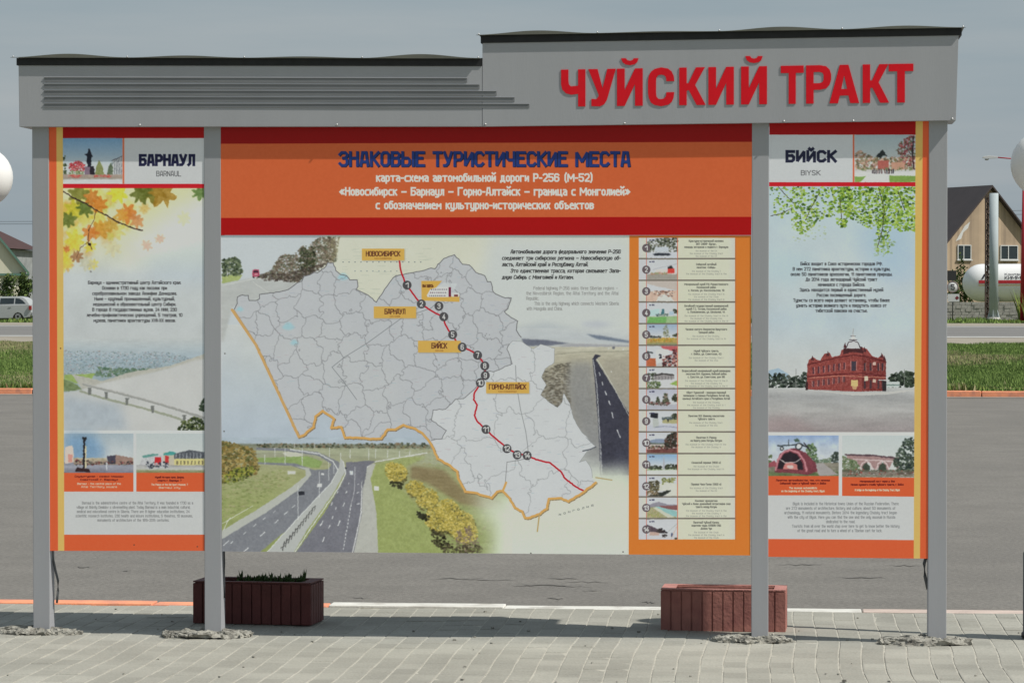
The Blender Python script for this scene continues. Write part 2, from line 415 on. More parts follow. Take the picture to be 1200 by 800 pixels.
def leaf(A, x, y, r, col, rot=0, alpha=1, soft=0):
    tips = [(0, 1), (.28, .42), (.8, .62), (.55, .18), (.95, -.2), (.42, -.28), (.25, -.75), (0, -.45), (-.25, -.75), (-.42, -.28), (-.95, -.2), (-.55, .18), (-.8, .62), (-.28, .42)]
    c, s = math.cos(rot), math.sin(rot); lr = random.Random(int(x * 31 + y * 7)); full = []
    for (a0, b0), (a1, b1) in zip(tips, tips[1:] + tips[:1]):
        full += [(a0 * lr.uniform(.86, 1.05), b0 * lr.uniform(.86, 1.05)), ((a0 + a1) / 2 * lr.uniform(1.0, 1.22), (b0 + b1) / 2 * lr.uniform(1.0, 1.22))]
    tips = full; soft = soft or (.35 if r < 16 else .25)
    A.poly([(x + r * (a * c - b * s), y - r * (a * s + b * c)) for a, b in tips], col, alpha=alpha, soft=soft, tex=.10, seed=int(x * 7 + y), cell=10)

def art_left():
    A = Art([(57.2, 142), (239.6, 142), (239.6, 645), (58.6, 645)], PY)
    A.rect(50, 140, 245, 650, GREY)
    # autumn picture over a pale sky, town and river below
    A.grad(72, 220, 241, 505, [(0, (216, 212, 165)), (.25, (203, 203, 180)), (.36, (190, 195, 198)), (.6, (186, 190, 193)), (.67, (186, 190, 192)), (.74, (160, 178, 190)), (1, (178, 182, 184))], tex=.03, cell=90)
    A.poly([(135, 300), (240, 225), (241, 300)], (222, 223, 210), alpha=.9, soft=13)
    A.poly([(160, 300), (240, 270), (240, 330), (180, 330)], (176, 190, 205), alpha=.5, soft=12)
    rs = random.Random(3)
    for i in range(46):                       # out of focus leaves
        x = 73 + 100 * rs.random() ** 1.5; y = 222 + 88 * rs.random() ** 1.1
        if x - 73 + (y - 222) * 1.0 > 125: continue
        leaf(A, x, y, rs.uniform(6, 14), rs.choice([(222, 200, 70), (214, 190, 50), (200, 150, 60), (226, 214, 120), (190, 186, 70), (206, 168, 84)]), rs.uniform(0, 6), rs.uniform(.35, .8), soft=rs.choice([0, 1, 2]))
    for x, y, r, c, ro, al in [(178, 222, 21, (122, 112, 38), 3.3, .95), (190, 226, 20, (160, 120, 40), 2.6, .85), (165, 226, 15, (96, 104, 40), 3.5, .9), (234, 226, 11, (92, 120, 60), 3.0, .9),
            (86, 246, 14, (190, 180, 50), 1.0, .9), (80, 258, 12, (96, 110, 44), .5, .9), (100, 244, 12, (90, 108, 44), 2.4, .9), (92, 226, 15, (120, 120, 50), 3.1, .9),
            (108, 232, 12, (196, 120, 48), 1.2, .9), (116, 240, 12, (204, 120, 40), 4.4, .9), (150, 250, 14, (206, 118, 46), 1.3, .9), (160, 258, 11, (198, 128, 74), 2.2, .8), (142, 252, 10, (214, 150, 60), 5.2, .9),
            (118, 268, 15, (200, 140, 50), 3.6, .85), (106, 272, 12, (206, 118, 46), 2.9, .85), (130, 262, 12, (192, 150, 60), 4.0, .8), (88, 282, 15, (216, 196, 66), 1.7, .85), (138, 226, 14, (218, 208, 60), 2.6, .9),
            (78, 292, 5, (200, 112, 60), 1.1, .9), (90, 300, 9, (158, 112, 74), 3.4, .9), (187, 280, 7, (214, 160, 140), .4, .7), (172, 287, 8, (212, 158, 138), 2.4, .6), (102, 308, 11, (188, 184, 158), 2.9, .7),
            (132, 290, 12, (206, 196, 150), 3.2, .6), (216, 256, 10, (200, 206, 150), 1.2, .5)]:
        leaf(A, x, y, r, c, ro, al)
    A.line([(74, 224), (86, 232), (100, 238), (112, 246), (124, 252), (140, 261), (158, 268), (167, 270)], 1.3, (44, 28, 30))
    A.line([(112, 246), (110, 258), (104, 268), (103, 284), (108, 292)], .7, (80, 50, 34)); A.line([(103, 284), (94, 290), (90, 302)], .6, (80, 50, 34))
    A.disc(105, 286, 1.8, (40, 26, 26)); A.disc(106, 318, 1.3, (120, 118, 118))
    A.grad(72, 404, 241, 470, [(0, (178, 190, 197)), (.2, (150, 168, 180)), (1, (150, 162, 166))], alpha=.9, tex=.06, cell=14, aspect=3)
    A.grad(72, 396, 241, 420, [(0, (186, 190, 192)), (1, (158, 174, 186))], alpha=1, tex=.03, cell=8, aspect=4)
    A.blobs([(73, 410), (195, 412), (230, 420), (200, 432), (150, 440), (73, 442)], 2600, [(98, 118, 136), (172, 182, 190), (196, 192, 192), (108, 128, 126), (150, 122, 124), (140, 150, 162), (90, 110, 106)], (.3, 1.0), 4, .7, 12, .55)
    A.blobs([(115, 430), (175, 432), (160, 440), (110, 441)], 200, [(84, 112, 92), (104, 124, 100)], (.8, 1.8), 6, .8)
    A.poly([(75, 439), (112, 437), (104, 447), (90, 449), (75, 444)], (144, 166, 96), tex=.05)
    A.poly([(73, 443), (90, 450), (96, 456), (73, 459)], (112, 128, 88), tex=.08)
    A.poly([(84, 438), (120, 446), (150, 436), (200, 428), (240, 414), (240, 422), (190, 434), (160, 441), (132, 452), (96, 456)], (176, 174, 166), tex=.05, cell=8)
    A.poly([(73, 460), (96, 456), (118, 449), (160, 440), (200, 431), (226, 422), (241, 420), (241, 505), (73, 505)], (190, 190, 190), soft=1, tex=.02, cell=80)
    A.poly([(73, 462), (140, 474), (150, 505), (73, 505)], (156, 168, 182), alpha=.7, soft=6, tex=.05, cell=30)
    A.line([(94, 458), (120, 466), (160, 476), (200, 487), (224, 496)], 2.6, (146, 150, 132), .9)
    A.line([(98, 450), (130, 458), (165, 467), (200, 477), (241, 490)], 3.0, (150, 150, 148))
    A.line([(98, 449), (130, 457), (165, 466), (200, 476), (241, 488)], .6, (184, 182, 180))
    for x, y in ((105, 455), (124.5, 460), (148.5, 467), (178.5, 476), (215.5, 487)):
        A.poly([(x - 2.4, y - 1), (x + 2.4, y - 1), (x + 1.6, y + 1.5), (x + 1.6, y + 7), (x - 1.6, y + 7), (x - 1.6, y + 1.5)], (112, 114, 112))
    A.blobs([(206, 505), (212, 494), (228, 488), (241, 492), (241, 505)], 260, [(44, 56, 34), (70, 84, 44), (96, 104, 60), (34, 40, 28)], (.6, 1.6), 8)
    A.blobs([(232, 478), (240, 463), (241, 484)], 90, [(44, 56, 44), (60, 74, 56)], (.6, 1.5), 9)
    A.photo(74, 221, 240, 504.5, .8, .06, 1, 3)
    # header band
    A.rect(50, 140, 245, 162, DARKRED); A.rect(72, 162, 241, 217, (190, 191, 194)); A.rect(72, 215.6, 241, 220.5, (196, 22, 36))
    A.grad(73.6, 162, 143.2, 215, [(0, (112, 152, 190)), (.35, (150, 172, 192)), (.6, (186, 192, 196)), (1, (196, 198, 200))])
    A.blobs([(74, 182), (76, 182), (78, 206), (74, 207)], 50, [(50, 64, 44), (90, 100, 70)], (.5, 1.4), 2)
    A.blobs([(80, 194), (84, 190), (92, 188), (98, 192), (99, 199), (94, 202), (82, 200)], 170, [(176, 52, 66), (200, 96, 96), (140, 60, 60)], (.5, 1.3), 3)
    A.blobs([(82, 200), (98, 200), (98, 206), (80, 206)], 90, [(110, 124, 84), (150, 160, 120)], (.5, 1.1), 4)
    A.poly([(116, 187), (119, 193), (122, 205), (111, 205), (113, 194)], (128, 134, 84), tex=.1, cell=4); A.poly([(130, 190), (133, 200), (133, 205), (125, 205), (127, 196)], (92, 106, 84), tex=.12, cell=4)
    A.poly([(132, 187), (143.2, 183), (143.2, 205), (132, 205)], (186, 188, 190))
    for i in range(5): A.line([(134 + i * 2, 186.5 - i * .6), (134 + i * 2, 204)], .5, (70, 74, 90))
    A.line([(131, 188), (143, 183)], .6, (60, 60, 74))
    A.rect(99, 195, 106, 204.6, (124, 104, 122)); A.poly([(105, 195), (110, 194.5), (111, 204), (105, 205)], (40, 34, 44))
    A.poly([(103.6, 174.5), (105, 174.5), (105.6, 177), (107.4, 181), (108.6, 184), (106.5, 184), (107, 190), (106, 195), (102.6, 195), (101.2, 189), (101.8, 183), (98.6, 180.6), (102, 180)], (32, 34, 46))
    A.grad(73.6, 204.5, 143.2, 215, [(0, (168, 150, 142)), (.4, (150, 136, 124)), (.6, (192, 194, 196)), (1, (200, 200, 204))], tex=.05, cell=5, aspect=5)
    A.blobs([(80, 204.5), (96, 205), (94, 208.5), (80, 208)], 80, [(192, 72, 66), (204, 110, 100)], (.4, 1), 5, .9, 10, .6); A.blobs([(110, 205), (130, 205), (132, 207.5), (110, 207.5)], 90, [(180, 62, 56), (196, 100, 90)], (.4, 1), 6, .9, 10, .6)
    A.rect(143.4, 162, 145.6, 215.4, (204, 108, 78))
    A.photo(73.8, 162.4, 143, 215, .7, .12, 1, 4); A.rect(72, 215.6, 241, 220.5, (196, 22, 36))
    A.text('БАРНАУЛ', 195.5, 194.8, 14.2, 66, 3.3, (28, 30, 62), gap=2.3)
    A.text('BARNAUL', 197.5, 206.8, 6.4, 29, .75, (80, 80, 84))
    for i, (t, wd) in enumerate([('Барнаул - административный центр Алтайского края.', 109), ('Основан в 1730 году как посёлок при', 76), ('сереброплавильном заводе Акинфия Демидова.', 99), ('Ныне - крупный промышленный, культурный,', 94),
            ('медицинский и образовательный центр Сибири.', 97), ('В городе 8 государственных вузов, 24 НИИ, 230', 99), ('лечебно-профилактических учреждений, 5 театров, 10', 112), ('музеев, памятники архитектуры XVII-XX веков.', 96)]):
        A.text(t, 157.5, 333 + i * 6.33, 4.0, wd, .62, (50, 50, 54))
    # two small pictures
    A.rect(72, 504, 241, 508, (200, 202, 204))
    A.grad(75, 507.6, 156.4, 554, [(0, (160, 174, 184)), (.5, (186, 192, 196)), (1, (190, 190, 190))], tex=.03, cell=40)
    A.poly([(78, 507), (112, 509), (124, 530), (112, 545), (75, 545), (75, 514)], (100, 140, 180), alpha=.75, soft=6, tex=.06, cell=30)
    A.grad(75, 541, 156.4, 554.5, [(0, (118, 120, 134)), (.4, (150, 152, 166)), (1, (110, 108, 122))], tex=.06, cell=6, aspect=6)
    A.poly([(76, 524), (83, 521), (86, 524), (86, 541), (76, 543)], (206, 190, 180)); A.rect(79.5, 532, 84.5, 541, (206, 132, 120), alpha=.8)
    A.grad(86, 536, 157, 544, [(0, (186, 176, 150)), (1, (130, 110, 100))], tex=.12, cell=5, aspect=2)
    A.poly([(125, 534), (135, 532.5), (155, 536), (156, 543), (126, 543)], (150, 122, 112), tex=.04); A.poly([(125, 534), (135, 532.5), (135, 543), (126, 543)], (70, 66, 82))
    A.blobs([(88, 538), (120, 540), (156, 540), (156, 544), (88, 544)], 120, [(60, 52, 56), (120, 60, 60), (90, 90, 84)], (.5, 1.3), 7)
    A.poly([(97, 513.5), (99, 512), (100.4, 514), (99.6, 519), (99.8, 548), (96.8, 548), (97.4, 519)], (36, 34, 40)); A.rect(99.4, 522, 101, 548, (206, 194, 160)); A.rect(96, 511.6, 101, 514.4, (40, 42, 46))
    A.poly([(88, 552), (90, 547), (104, 549), (106, 553)], (50, 32, 36)); A.rect(124.2, 541, 125.6, 551, (196, 198, 204)); A.line([(124.8, 524), (124.8, 541)], .5, (170, 178, 186))
    A.grad(159.4, 507.6, 240.5, 554, [(0, (182, 190, 192)), (.6, (192, 196, 196)), (1, (190, 190, 190))])
    A.poly([(165, 537), (172, 533), (186, 532), (191, 534), (191, 548), (163, 546)], (184, 184, 188), tex=.08, cell=5); A.rect(181, 535, 188.4, 544, (190, 40, 44))
    A.poly([(166, 534), (173, 532), (185, 531), (185, 533), (168, 536)], (96, 146, 140)); A.poly([(191, 530), (200, 528.6), (206, 530), (206, 546), (191, 546)], (186, 178, 160)); A.rect(193, 533.5, 197.6, 545, (188, 52, 52)); A.poly([(191, 531), (200, 528), (206, 529.6), (206, 532.6), (191, 533)], (70, 150, 146))
    A.poly([(204, 531), (222, 527.4), (240.5, 530), (240.5, 546), (204, 546)], (204, 194, 130)); A.poly([(204, 531), (222, 526.6), (240.5, 529.6), (240.5, 537), (204, 537)], (84, 88, 96), tex=.12, cell=3)
    for i in range(8): A.rect(206.5 + i * 4.2, 539.4, 208.2 + i * 4.2, 543.6, (120, 110, 84))
    for i in range(9): A.line([(206 + i * 4.1, 530.5), (206 + i * 4.1, 537)], .6, (176, 178, 184))
    A.grad(159.4, 544.5, 240.5, 554.5, [(0, (150, 148, 150)), (.45, (186, 186, 184)), (.7, (130, 134, 96)), (1, (150, 118, 80))], tex=.07, cell=4, aspect=7)
    A.blobs([(170, 541), (196, 541), (198, 547), (172, 548)], 90, [(40, 44, 60), (70, 74, 84), (180, 182, 188)], (.5, 1.4), 8)
    A.photo(75, 508, 156.4, 554, .8, .16, 1, 5); A.photo(159.4, 508, 240.5, 554, .7, .16, 1, 6)
    A.rect(75, 553.6, 156.4, 575.6, ORED); A.rect(159.4, 553.6, 240.5, 575.6, ORED)
    A.rect(156.2, 507, 159.6, 576, (196, 197, 199))
    for t, x, y, wd, c in [('Скульптурная - символ площади', 116, 559, 57, (96, 26, 24)), ('Советской г. Барнаул', 116, 562.8, 44, (96, 26, 24)), ('Barnaul - the central place of the', 116, 567.6, 51, (238, 184, 164)), ('Altai Territory square', 116, 571.2, 42, (238, 184, 164)),
            ('Музей Истории края, Дворец', 198.5, 560, 34, (96, 26, 24)), ('спорта г. Барнаул, 7', 198.5, 563.8, 28, (96, 26, 24)), ('The Palace of the Old Sport Museum, 7', 198.5, 568.6, 43, (238, 184, 164)), ('Barnaul city', 198.5, 572.2, 25, (238, 184, 164))]:
        A.text(t, x, y, 2.4, wd, .5, c)
    A.rect(72, 575.8, 241, 626, (190, 191, 192))
    for i, (t, wd, dx) in enumerate([('Barnaul is the administrative centre of the Altai Territory. It was founded in 1730 as a', 130, 4), ('village at Akinfiy Demidov s silvermelting plant. Today Barnaul is a main industrial, cultural,', 133, -1), ('medical and educational centre in Siberia. There are 8 higher education institutions, 24', 132, -1),
            ('scientific research institutes, 230 health and leisure institutions, 5 theatres, 10 museums,', 137, 0), ('monuments of architecture of the 18th-20th centuries.', 84, -1)]):
        A.text(t, 157 + dx, 590.5 + i * 5.05, 3.3, wd, .5, (128, 128, 130))
    A.rect(72, 626, 245, 650, ORED)
    A.rect(50, 140, 66.2, 650, ORED); A.poly([(66, 140), (73.6, 140), (75.3, 650), (68, 650)], YEL)
    A.poly([(50, 140), (66, 140), (68, 650), (50, 650)], ORED)
    for x, y in ((71, 408), (157, 638), (231, 640)): A.disc(x, y, .8, (90, 60, 50))
    A.noise_over(50, 140, 245, 650, .012, 5, 9)
    return A

def art_right():
    A = Art([(901.6, 138), (1091, 137), (1088.6, 654.2), (899.8, 652)], PY)
    A.rect(890, 140, 1100, 660, GREY)
    A.grad(899, 216, 1074, 506, [(0, (176, 196, 208)), (.2, (184, 198, 206)), (.4, (188, 196, 200)), (.55, (180, 194, 204)), (.7, (190, 194, 196)), (.83, (196, 197, 198)), (1, (176, 172, 172))], tex=.03, cell=120)
    A.poly([(1000, 270), (1074, 240), (1074, 330), (1030, 330)], (158, 184, 214), alpha=.7, soft=14)
    A.poly([(900, 290), (960, 300), (930, 340), (900, 330)], (176, 196, 206), alpha=.8, soft=10)
    G = [(110, 146, 44), (142, 176, 60), (80, 116, 34), (164, 192, 90), (56, 84, 34), (150, 170, 60)]
    for P_, n, sd in [([(902, 219), (925, 219), (928, 250), (915, 258), (903, 250)], 60, 1), ([(925, 219), (955, 219), (960, 245), (975, 240), (978, 252), (962, 258), (940, 275), (928, 268)], 330, 2), ([(955, 219), (1000, 219), (1000, 250), (985, 252), (960, 235)], 200, 3),
            ([(985, 219), (1040, 219), (1040, 262), (1020, 268), (1000, 258), (984, 250)], 620, 4), ([(1030, 219), (1073, 219), (1073, 270), (1056, 272), (1036, 258)], 560, 5), ([(980, 256), (992, 256), (992, 266), (982, 268)], 50, 6), ([(1028, 256), (1044, 256), (1042, 296), (1026, 296)], 110, 7)]:
        A.blobs(P_, n, G, (.7, 1.9), sd, .85, 16)
    A.blobs([(925, 262), (975, 262), (968, 282), (930, 284)], 46, [(170, 184, 150), (150, 168, 120)], (.8, 1.6), 8, .55)
    A.blobs([(1024, 280), (1050, 282), (1044, 300), (1024, 300)], 60, [(150, 172, 130), (130, 160, 104)], (.8, 1.7), 9, .6)
    for p in ([(912, 219), (922, 230), (930, 238)], [(903, 253), (915, 250), (928, 244)], [(960, 226), (950, 244), (944, 258)], [(1030, 222), (1036, 245), (1034, 268), (1028, 290)], [(984, 232), (986, 256)], [(1052, 224), (1060, 246)]):
        A.line(p, .8, (64, 56, 44), .85)
    # red brick house at the street corner
    A.poly([(900, 434), (912, 431), (924, 438), (924, 444), (900, 444)], (150, 174, 194), alpha=.9)
    A.blobs([(900, 438), (914, 437), (930, 442), (944, 436), (948, 444), (946, 455), (900, 455)], 330, [(40, 52, 44), (60, 72, 60), (30, 36, 34), (90, 96, 92)], (.8, 2.2), 10)
    A.blobs([(1042, 440), (1050, 436), (1064, 434), (1071, 436), (1071, 453), (1040, 453)], 260, [(44, 56, 44), (66, 78, 62), (34, 42, 36)], (.8, 2.2), 11)
    A.rect(1038, 447, 1054, 453.4, (186, 192, 192)); A.rect(1038, 450, 1054, 451.4, (110, 130, 126))
    for x in (932.5, 947, 1059.6): A.line([(x, 432), (x, 455)], .6, (120, 122, 120))
    A.grad(900, 454, 1072, 506, [(0, (190, 190, 190)), (.2, (158, 158, 160)), (.5, (170, 168, 168)), (1, (146, 136, 138))], tex=.05, cell=20, aspect=6)
    A.poly([(946, 457), (1000, 460), (1038, 459), (1068, 456), (1072, 457), (1040, 462), (1000, 463)], (188, 186, 184))
    BR = (140, 66, 62)
    A.poly([(946, 426), (948, 421), (953, 418), (957, 421), (961, 422), (966, 414), (972, 413), (975, 418), (984, 416), (986, 410), (992, 407), (1000, 405.6), (1008, 406), (1016, 409), (1022, 417), (1029, 419), (1034, 415), (1037, 422), (1038, 457.4), (1024, 458), (998, 458.4), (984, 457.6), (945, 456)], BR, tex=.10, cell=5)
    A.poly([(1010, 414), (1038, 422), (1038, 457.4), (1010, 458.2)], (120, 54, 52), tex=.12, cell=5)
    A.poly([(988, 408), (998, 404), (1010, 406), (1012, 414), (998, 412), (988, 415)], (70, 36, 40)); A.line([(946, 441), (984, 438), (1010, 437), (1038, 440)], 1.2, (94, 34, 38)); A.line([(946, 427), (984, 418), (998, 416), (1012, 417), (1038, 424)], 1.0, (84, 30, 34))
    A.line([(949, 442.5), (983, 440), (1037, 442)], .7, (196, 130, 110))
    A.poly([(991, 408), (992, 402), (995, 399), (996, 396), (1003, 396), (1004, 399), (1006.6, 402), (1008, 408)], (196, 196, 200)); A.line([(991.6, 407), (994, 401), (1000, 399), (1005, 401), (1007.6, 407)], .9, (60, 50, 60)); A.line([(995, 398), (1004, 398)], .8, (50, 46, 56))
    A.poly([(997, 397), (998.4, 392), (1000.8, 392), (1002.4, 397)], (206, 208, 210)); A.line([(999.5, 385), (999.5, 392)], .6, (150, 146, 146)); A.line([(996.6, 393.4), (1002.6, 393.4)], .7, (110, 104, 110))
    for x, y in ((952, 420), (970, 415), (1013, 410), (1033, 417), (1036, 420), (990, 405)): A.poly([(x - 2, y + 2), (x, y - 4), (x + 2, y + 2)], (76, 40, 44))
    for i in range(7):
        x = 952 + i * 6.0; y = 430 - i * .9
        A.rect(x, y, x + 2, y + 8, (86, 52, 62)); A.line([(x + 2.4, y), (x + 2.4, y + 8)], .6, (190, 132, 126)); A.rect(x, y + 16, x + 2.2, y + 23, (96, 60, 66)); A.line([(x - .4, y + 16), (x - .4, y + 23)], .5, (180, 140, 134))
    A.rect(997.4, 423, 1002.8, 434, (64, 56, 68)); A.line([(996.8, 423), (996.8, 434)], .7, (178, 120, 116)); A.line([(1003.6, 423), (1003.6, 434)], .7, (178, 120, 116))
    for x in (1012, 1019, 1028, 1033): A.rect(x, 425, x + 2, 434, (70, 50, 58)); A.rect(x, 445, x + 2.2, 455, (72, 50, 56)); A.line([(x + 2.6, 425), (x + 2.6, 434)], .5, (176, 122, 116))
    A.rect(997, 445, 1005, 452, (204, 178, 120)); A.poly([(998, 452), (1004, 452), (1003, 456), (999, 456)], (190, 150, 110)); A.rect(1012.6, 440.6, 1017, 446, (204, 190, 170)); A.rect(1022.6, 424, 1026, 427.6, (200, 170, 160)); A.rect(1022.6, 444, 1026, 448, (200, 176, 160)); A.rect(944, 447, 946.6, 456.6, (60, 34, 38)); A.rect(1034, 446, 1038.4, 458, (44, 38, 42)); A.line([(1030, 445), (1041, 445)], 1.2, (190, 192, 194))
    A.poly([(900, 490), (925, 486), (960, 506), (900, 506)], (160, 140, 142), alpha=.6, soft=5)
    A.photo(900, 219, 1072, 505.5, .28, .16, 0, 7)
    for i, (t, wd) in enumerate([('Бийск входит в Союз исторических городов РФ.', 96), ('В нем 272 памятника архитектуры, истории и культуры,', 114), ('около 50 памятников археологии, 11 памятников природы.', 119), ('До 2014 года легендарный Чуйский тракт', 84), ('начинался с города Бийска.', 55), ('Здесь находится первый и единственный музей', 98),
            ('России посвященный дороге.', 58), ('Туристы со всего мира делают остановку, чтобы ближе', 113), ('узнать историю великого пути и покрутить колесо от', 106), ('тибетской повозки на счастье.', 61)]):
        A.text(t, 986, 311 + i * 6.1, 4.0, wd, .62, (50, 52, 58))
    # header band
    A.rect(890, 130, 1100, 158, DARKRED); A.rect(899, 158, 1074, 214, (192, 194, 198)); A.rect(899, 213.6, 1074, 218.4, (196, 22, 36))
    A.grad(1001.4, 158, 1072.8, 213.4, [(0, (160, 176, 184)), (.45, (184, 190, 192)), (.6, (190, 192, 192)), (1, (200, 202, 204))])
    A.blobs([(1002, 180), (1008, 176), (1022, 184), (1036, 184), (1050, 184), (1072, 182), (1072, 200), (1002, 200)], 520, [(150, 110, 100), (120, 110, 80), (170, 130, 110), (96, 90, 70), (190, 150, 130), (150, 140, 110)], (.5, 1.6), 12)
    A.blobs([(1050, 172), (1062, 160), (1072, 158), (1072, 196), (1056, 192)], 260, [(150, 64, 74), (176, 92, 92), (110, 60, 56), (96, 96, 66)], (.5, 1.3), 13, .9)
    A.line([(1070, 160), (1069, 180), (1071, 200), (1070, 212)], 1.5, (52, 40, 46)); A.line([(1069, 182), (1060, 172)], .6, (60, 44, 44))
    A.rect(1028, 188, 1041, 200, (170, 92, 84), tex=.03); A.rect(1044, 190, 1060, 199, (186, 140, 120), tex=.05)
    A.poly([(1026, 183), (1030, 179), (1034, 175.6), (1036, 178), (1039, 183), (1034, 182), (1032, 186), (1029, 184)], (44, 50, 52))
    A.grad(1001.4, 198.6, 1072.8, 213.4, [(0, (186, 184, 182)), (.3, (204, 204, 206)), (1, (208, 208, 212))], tex=.03, cell=6, aspect=5)
    A.poly([(1001.4, 207), (1015, 206.6), (1007, 213.4), (1001.4, 213.4)], (126, 160, 80)); A.poly([(1042, 205.6), (1072.8, 206), (1072.8, 213.4), (1042, 213.4)], (124, 156, 76)); A.blobs([(1004, 196), (1070, 196), (1070, 199.6), (1004, 199.6)], 60, [(96, 110, 70), (120, 130, 90)], (.5, 1.2), 3)
    rs = random.Random(8)
    for i in range(13):
        x = 1022 + i * 2.0 + rs.uniform(-.5, .5); A.rect(x, 197.5 + rs.uniform(0, 1.4), x + 1.2, 203.5, rs.choice([(40, 40, 52), (60, 50, 56), (190, 190, 196), (90, 60, 60)]))
    A.photo(1001.4, 158.4, 1072.8, 213.4, .7, .14, 1, 8); A.rect(1072.8, 150, 1074, 214, YEL)
    A.rect(999.2, 158, 1001.2, 213.6, (206, 104, 76))
    A.text('БИЙСК', 950.5, 190.6, 14.6, 60, 3.4, (34, 36, 60), gap=2.2)
    A.text('BIYSK', 950, 205.6, 6.0, 23, .8, (84, 84, 90))
    # two small pictures
    A.rect(890, 506, 1074, 511, (204, 206, 208))
    A.grad(900, 510, 983, 557.6, [(0, (140, 164, 204)), (.3, (180, 190, 204)), (.7, (196, 198, 204)), (1, (190, 190, 190))], tex=.08, cell=24)
    A.blobs([(900, 534), (904, 533), (904, 548), (900, 548)], 40, [(60, 80, 50), (90, 104, 70)], (.6, 1.6), 2)
    A.blobs([(945, 522), (952, 519), (957, 526), (958, 544), (944, 540)], 130, [(80, 104, 70), (110, 130, 90), (60, 80, 60)], (.6, 1.7), 3); A.blobs([(974, 534), (978, 529), (983, 530), (983, 550), (974, 548)], 110, [(50, 60, 56), (70, 80, 70)], (.6, 1.6), 4); A.blobs([(956, 539), (974, 536), (974, 543), (956, 543)], 90, [(90, 110, 90), (110, 120, 100)], (.6, 1.3), 4)
    A.grad(900, 542, 983, 557.6, [(0, (140, 132, 120)), (.5, (120, 118, 104)), (.8, (96, 110, 74)), (1, (100, 116, 76))], tex=.08, cell=6, aspect=4)
    A.poly([(952, 543), (964, 542), (983, 556), (960, 557)], (158, 152, 152))
    A.poly([(908, 553), (909, 542), (914, 531), (922, 526), (932, 524.6), (944, 530), (955, 541), (958, 552), (946, 556), (930, 554)], (118, 58, 68), tex=.05, cell=5)
    A.poly([(911, 549), (913, 540), (918, 532), (925, 529), (934, 532), (940, 542), (941, 550)], (40, 32, 40)); A.line([(909, 550), (911, 539), (917, 530), (925, 526.6), (936, 530), (943, 541), (945, 551)], 2.2, (186, 122, 132))
    A.poly([(917, 549), (919, 543), (926, 540.6), (934, 544), (935, 550)], (196, 120, 116)); A.disc(926, 546.6, 4, (206, 184, 180), ry=2); A.line([(914, 538), (920, 542), (932, 541), (938, 537)], 1, (190, 176, 176)); A.poly([(901, 542), (908, 539), (910, 546), (900, 547)], (150, 76, 86))
    A.line([(911, 522), (924, 521.4), (938, 520), (948, 525)], 1.2, (40, 46, 50)); A.disc(936, 522.6, 4.2, (50, 56, 60)); A.disc(936, 522.6, 2.8, (200, 202, 206)); A.disc(916, 525, 2.4, (60, 64, 66)); A.disc(916, 525, 1.3, (196, 198, 200)); A.line([(924, 515), (924, 522)], .8, (50, 56, 56)); A.poly([(930, 515), (934, 513), (938, 517), (932, 517.6)], (76, 96, 84)); A.line([(942, 519), (949, 527)], 1.4, (46, 40, 46))
    A.grad(986.6, 510, 1071.4, 559, [(0, (186, 194, 196)), (.6, (196, 200, 200)), (1, (190, 190, 190))])
    A.blobs([(986.6, 534), (996, 536), (1006, 543), (1010, 556), (986.6, 557)], 260, [(84, 104, 72), (104, 118, 84), (120, 124, 100)], (.6, 1.7), 5)
    A.poly([(992, 533), (1020, 533), (1050, 536), (1054, 541), (1052, 552), (1046, 540), (1040, 552), (1034, 540), (1026, 552), (1018, 540), (1010, 550), (1004, 540), (992, 536)], (160, 128, 128), tex=.05, cell=5)
    A.line([(990, 532.4), (1020, 533), (1052, 536.4)], 1.8, (86, 66, 74)); A.line([(1000, 537.5), (1052, 540.4)], 1.2, (206, 190, 190), .9)
    for x in (1015, 1034): A.line([(x - 8, 551), (x - 5, 543), (x, 539), (x + 5, 543), (x + 8, 551)], 1.3, (204, 186, 186)); A.poly([(x - 5, 552), (x - 4, 545), (x, 541.5), (x + 4, 545), (x + 5, 552)], (62, 70, 60))
    A.blobs([(1046, 540), (1054, 524), (1060, 514), (1071.4, 512), (1071.4, 556), (1052, 556), (1050, 548)], 420, [(44, 56, 50), (60, 74, 62), (34, 42, 42), (80, 92, 76)], (.6, 1.8), 6)
    A.grad(986.6, 550, 1071.4, 558.6, [(0, (80, 88, 70)), (.5, (120, 104, 96)), (1, (110, 112, 90))], tex=.14, cell=4, aspect=3, alpha=.85); A.blobs([(990, 549), (1071, 551), (1071, 557), (990, 557)], 90, [(190, 190, 190), (150, 60, 56), (60, 64, 54)], (.4, .9), 7)
    A.photo(900, 510.4, 983, 558, .7, .2, 1, 9); A.photo(986.6, 510.4, 1071.4, 559, .8, .2, 1, 10)
    A.rect(890, 557.4, 983, 580, ORED); A.poly([(986.6, 558.6), (1072, 559.4), (1072, 581.6), (986.6, 580.6)], ORED)
    A.rect(982.8, 510, 986.8, 581, (200, 201, 204))
    for t, x, y, wd, c in [('Памятник автомобилистам, тем, кто начинал', 941, 563.6, 63, (96, 22, 20)), ('Сибирский тракт в Чуйский тракт, г. Бийск', 941, 567.2, 54, (96, 22, 20)), ('The museum automobilists', 941, 572.6, 33, (240, 196, 176)), ('on the beginning of the Chuisky tract, Biysk', 941, 576.2, 51, (240, 196, 176)),
            ('Мемориальный мост через р. Бия', 1028, 564.8, 41, (96, 22, 20)), ('Начало нулевого столба Чуйского тракта, г. Бийск', 1028, 568.6, 62, (96, 22, 20)), ('A bridge on the beginning of the Chuisky Tract, Biysk', 1028, 575, 53, (240, 196, 176))]:
        A.text(t, x, y, 2.4, wd, .5, c)
    A.poly([(890, 580.2), (1074, 581.8), (1074, 632.4), (890, 631)], (192, 193, 194))
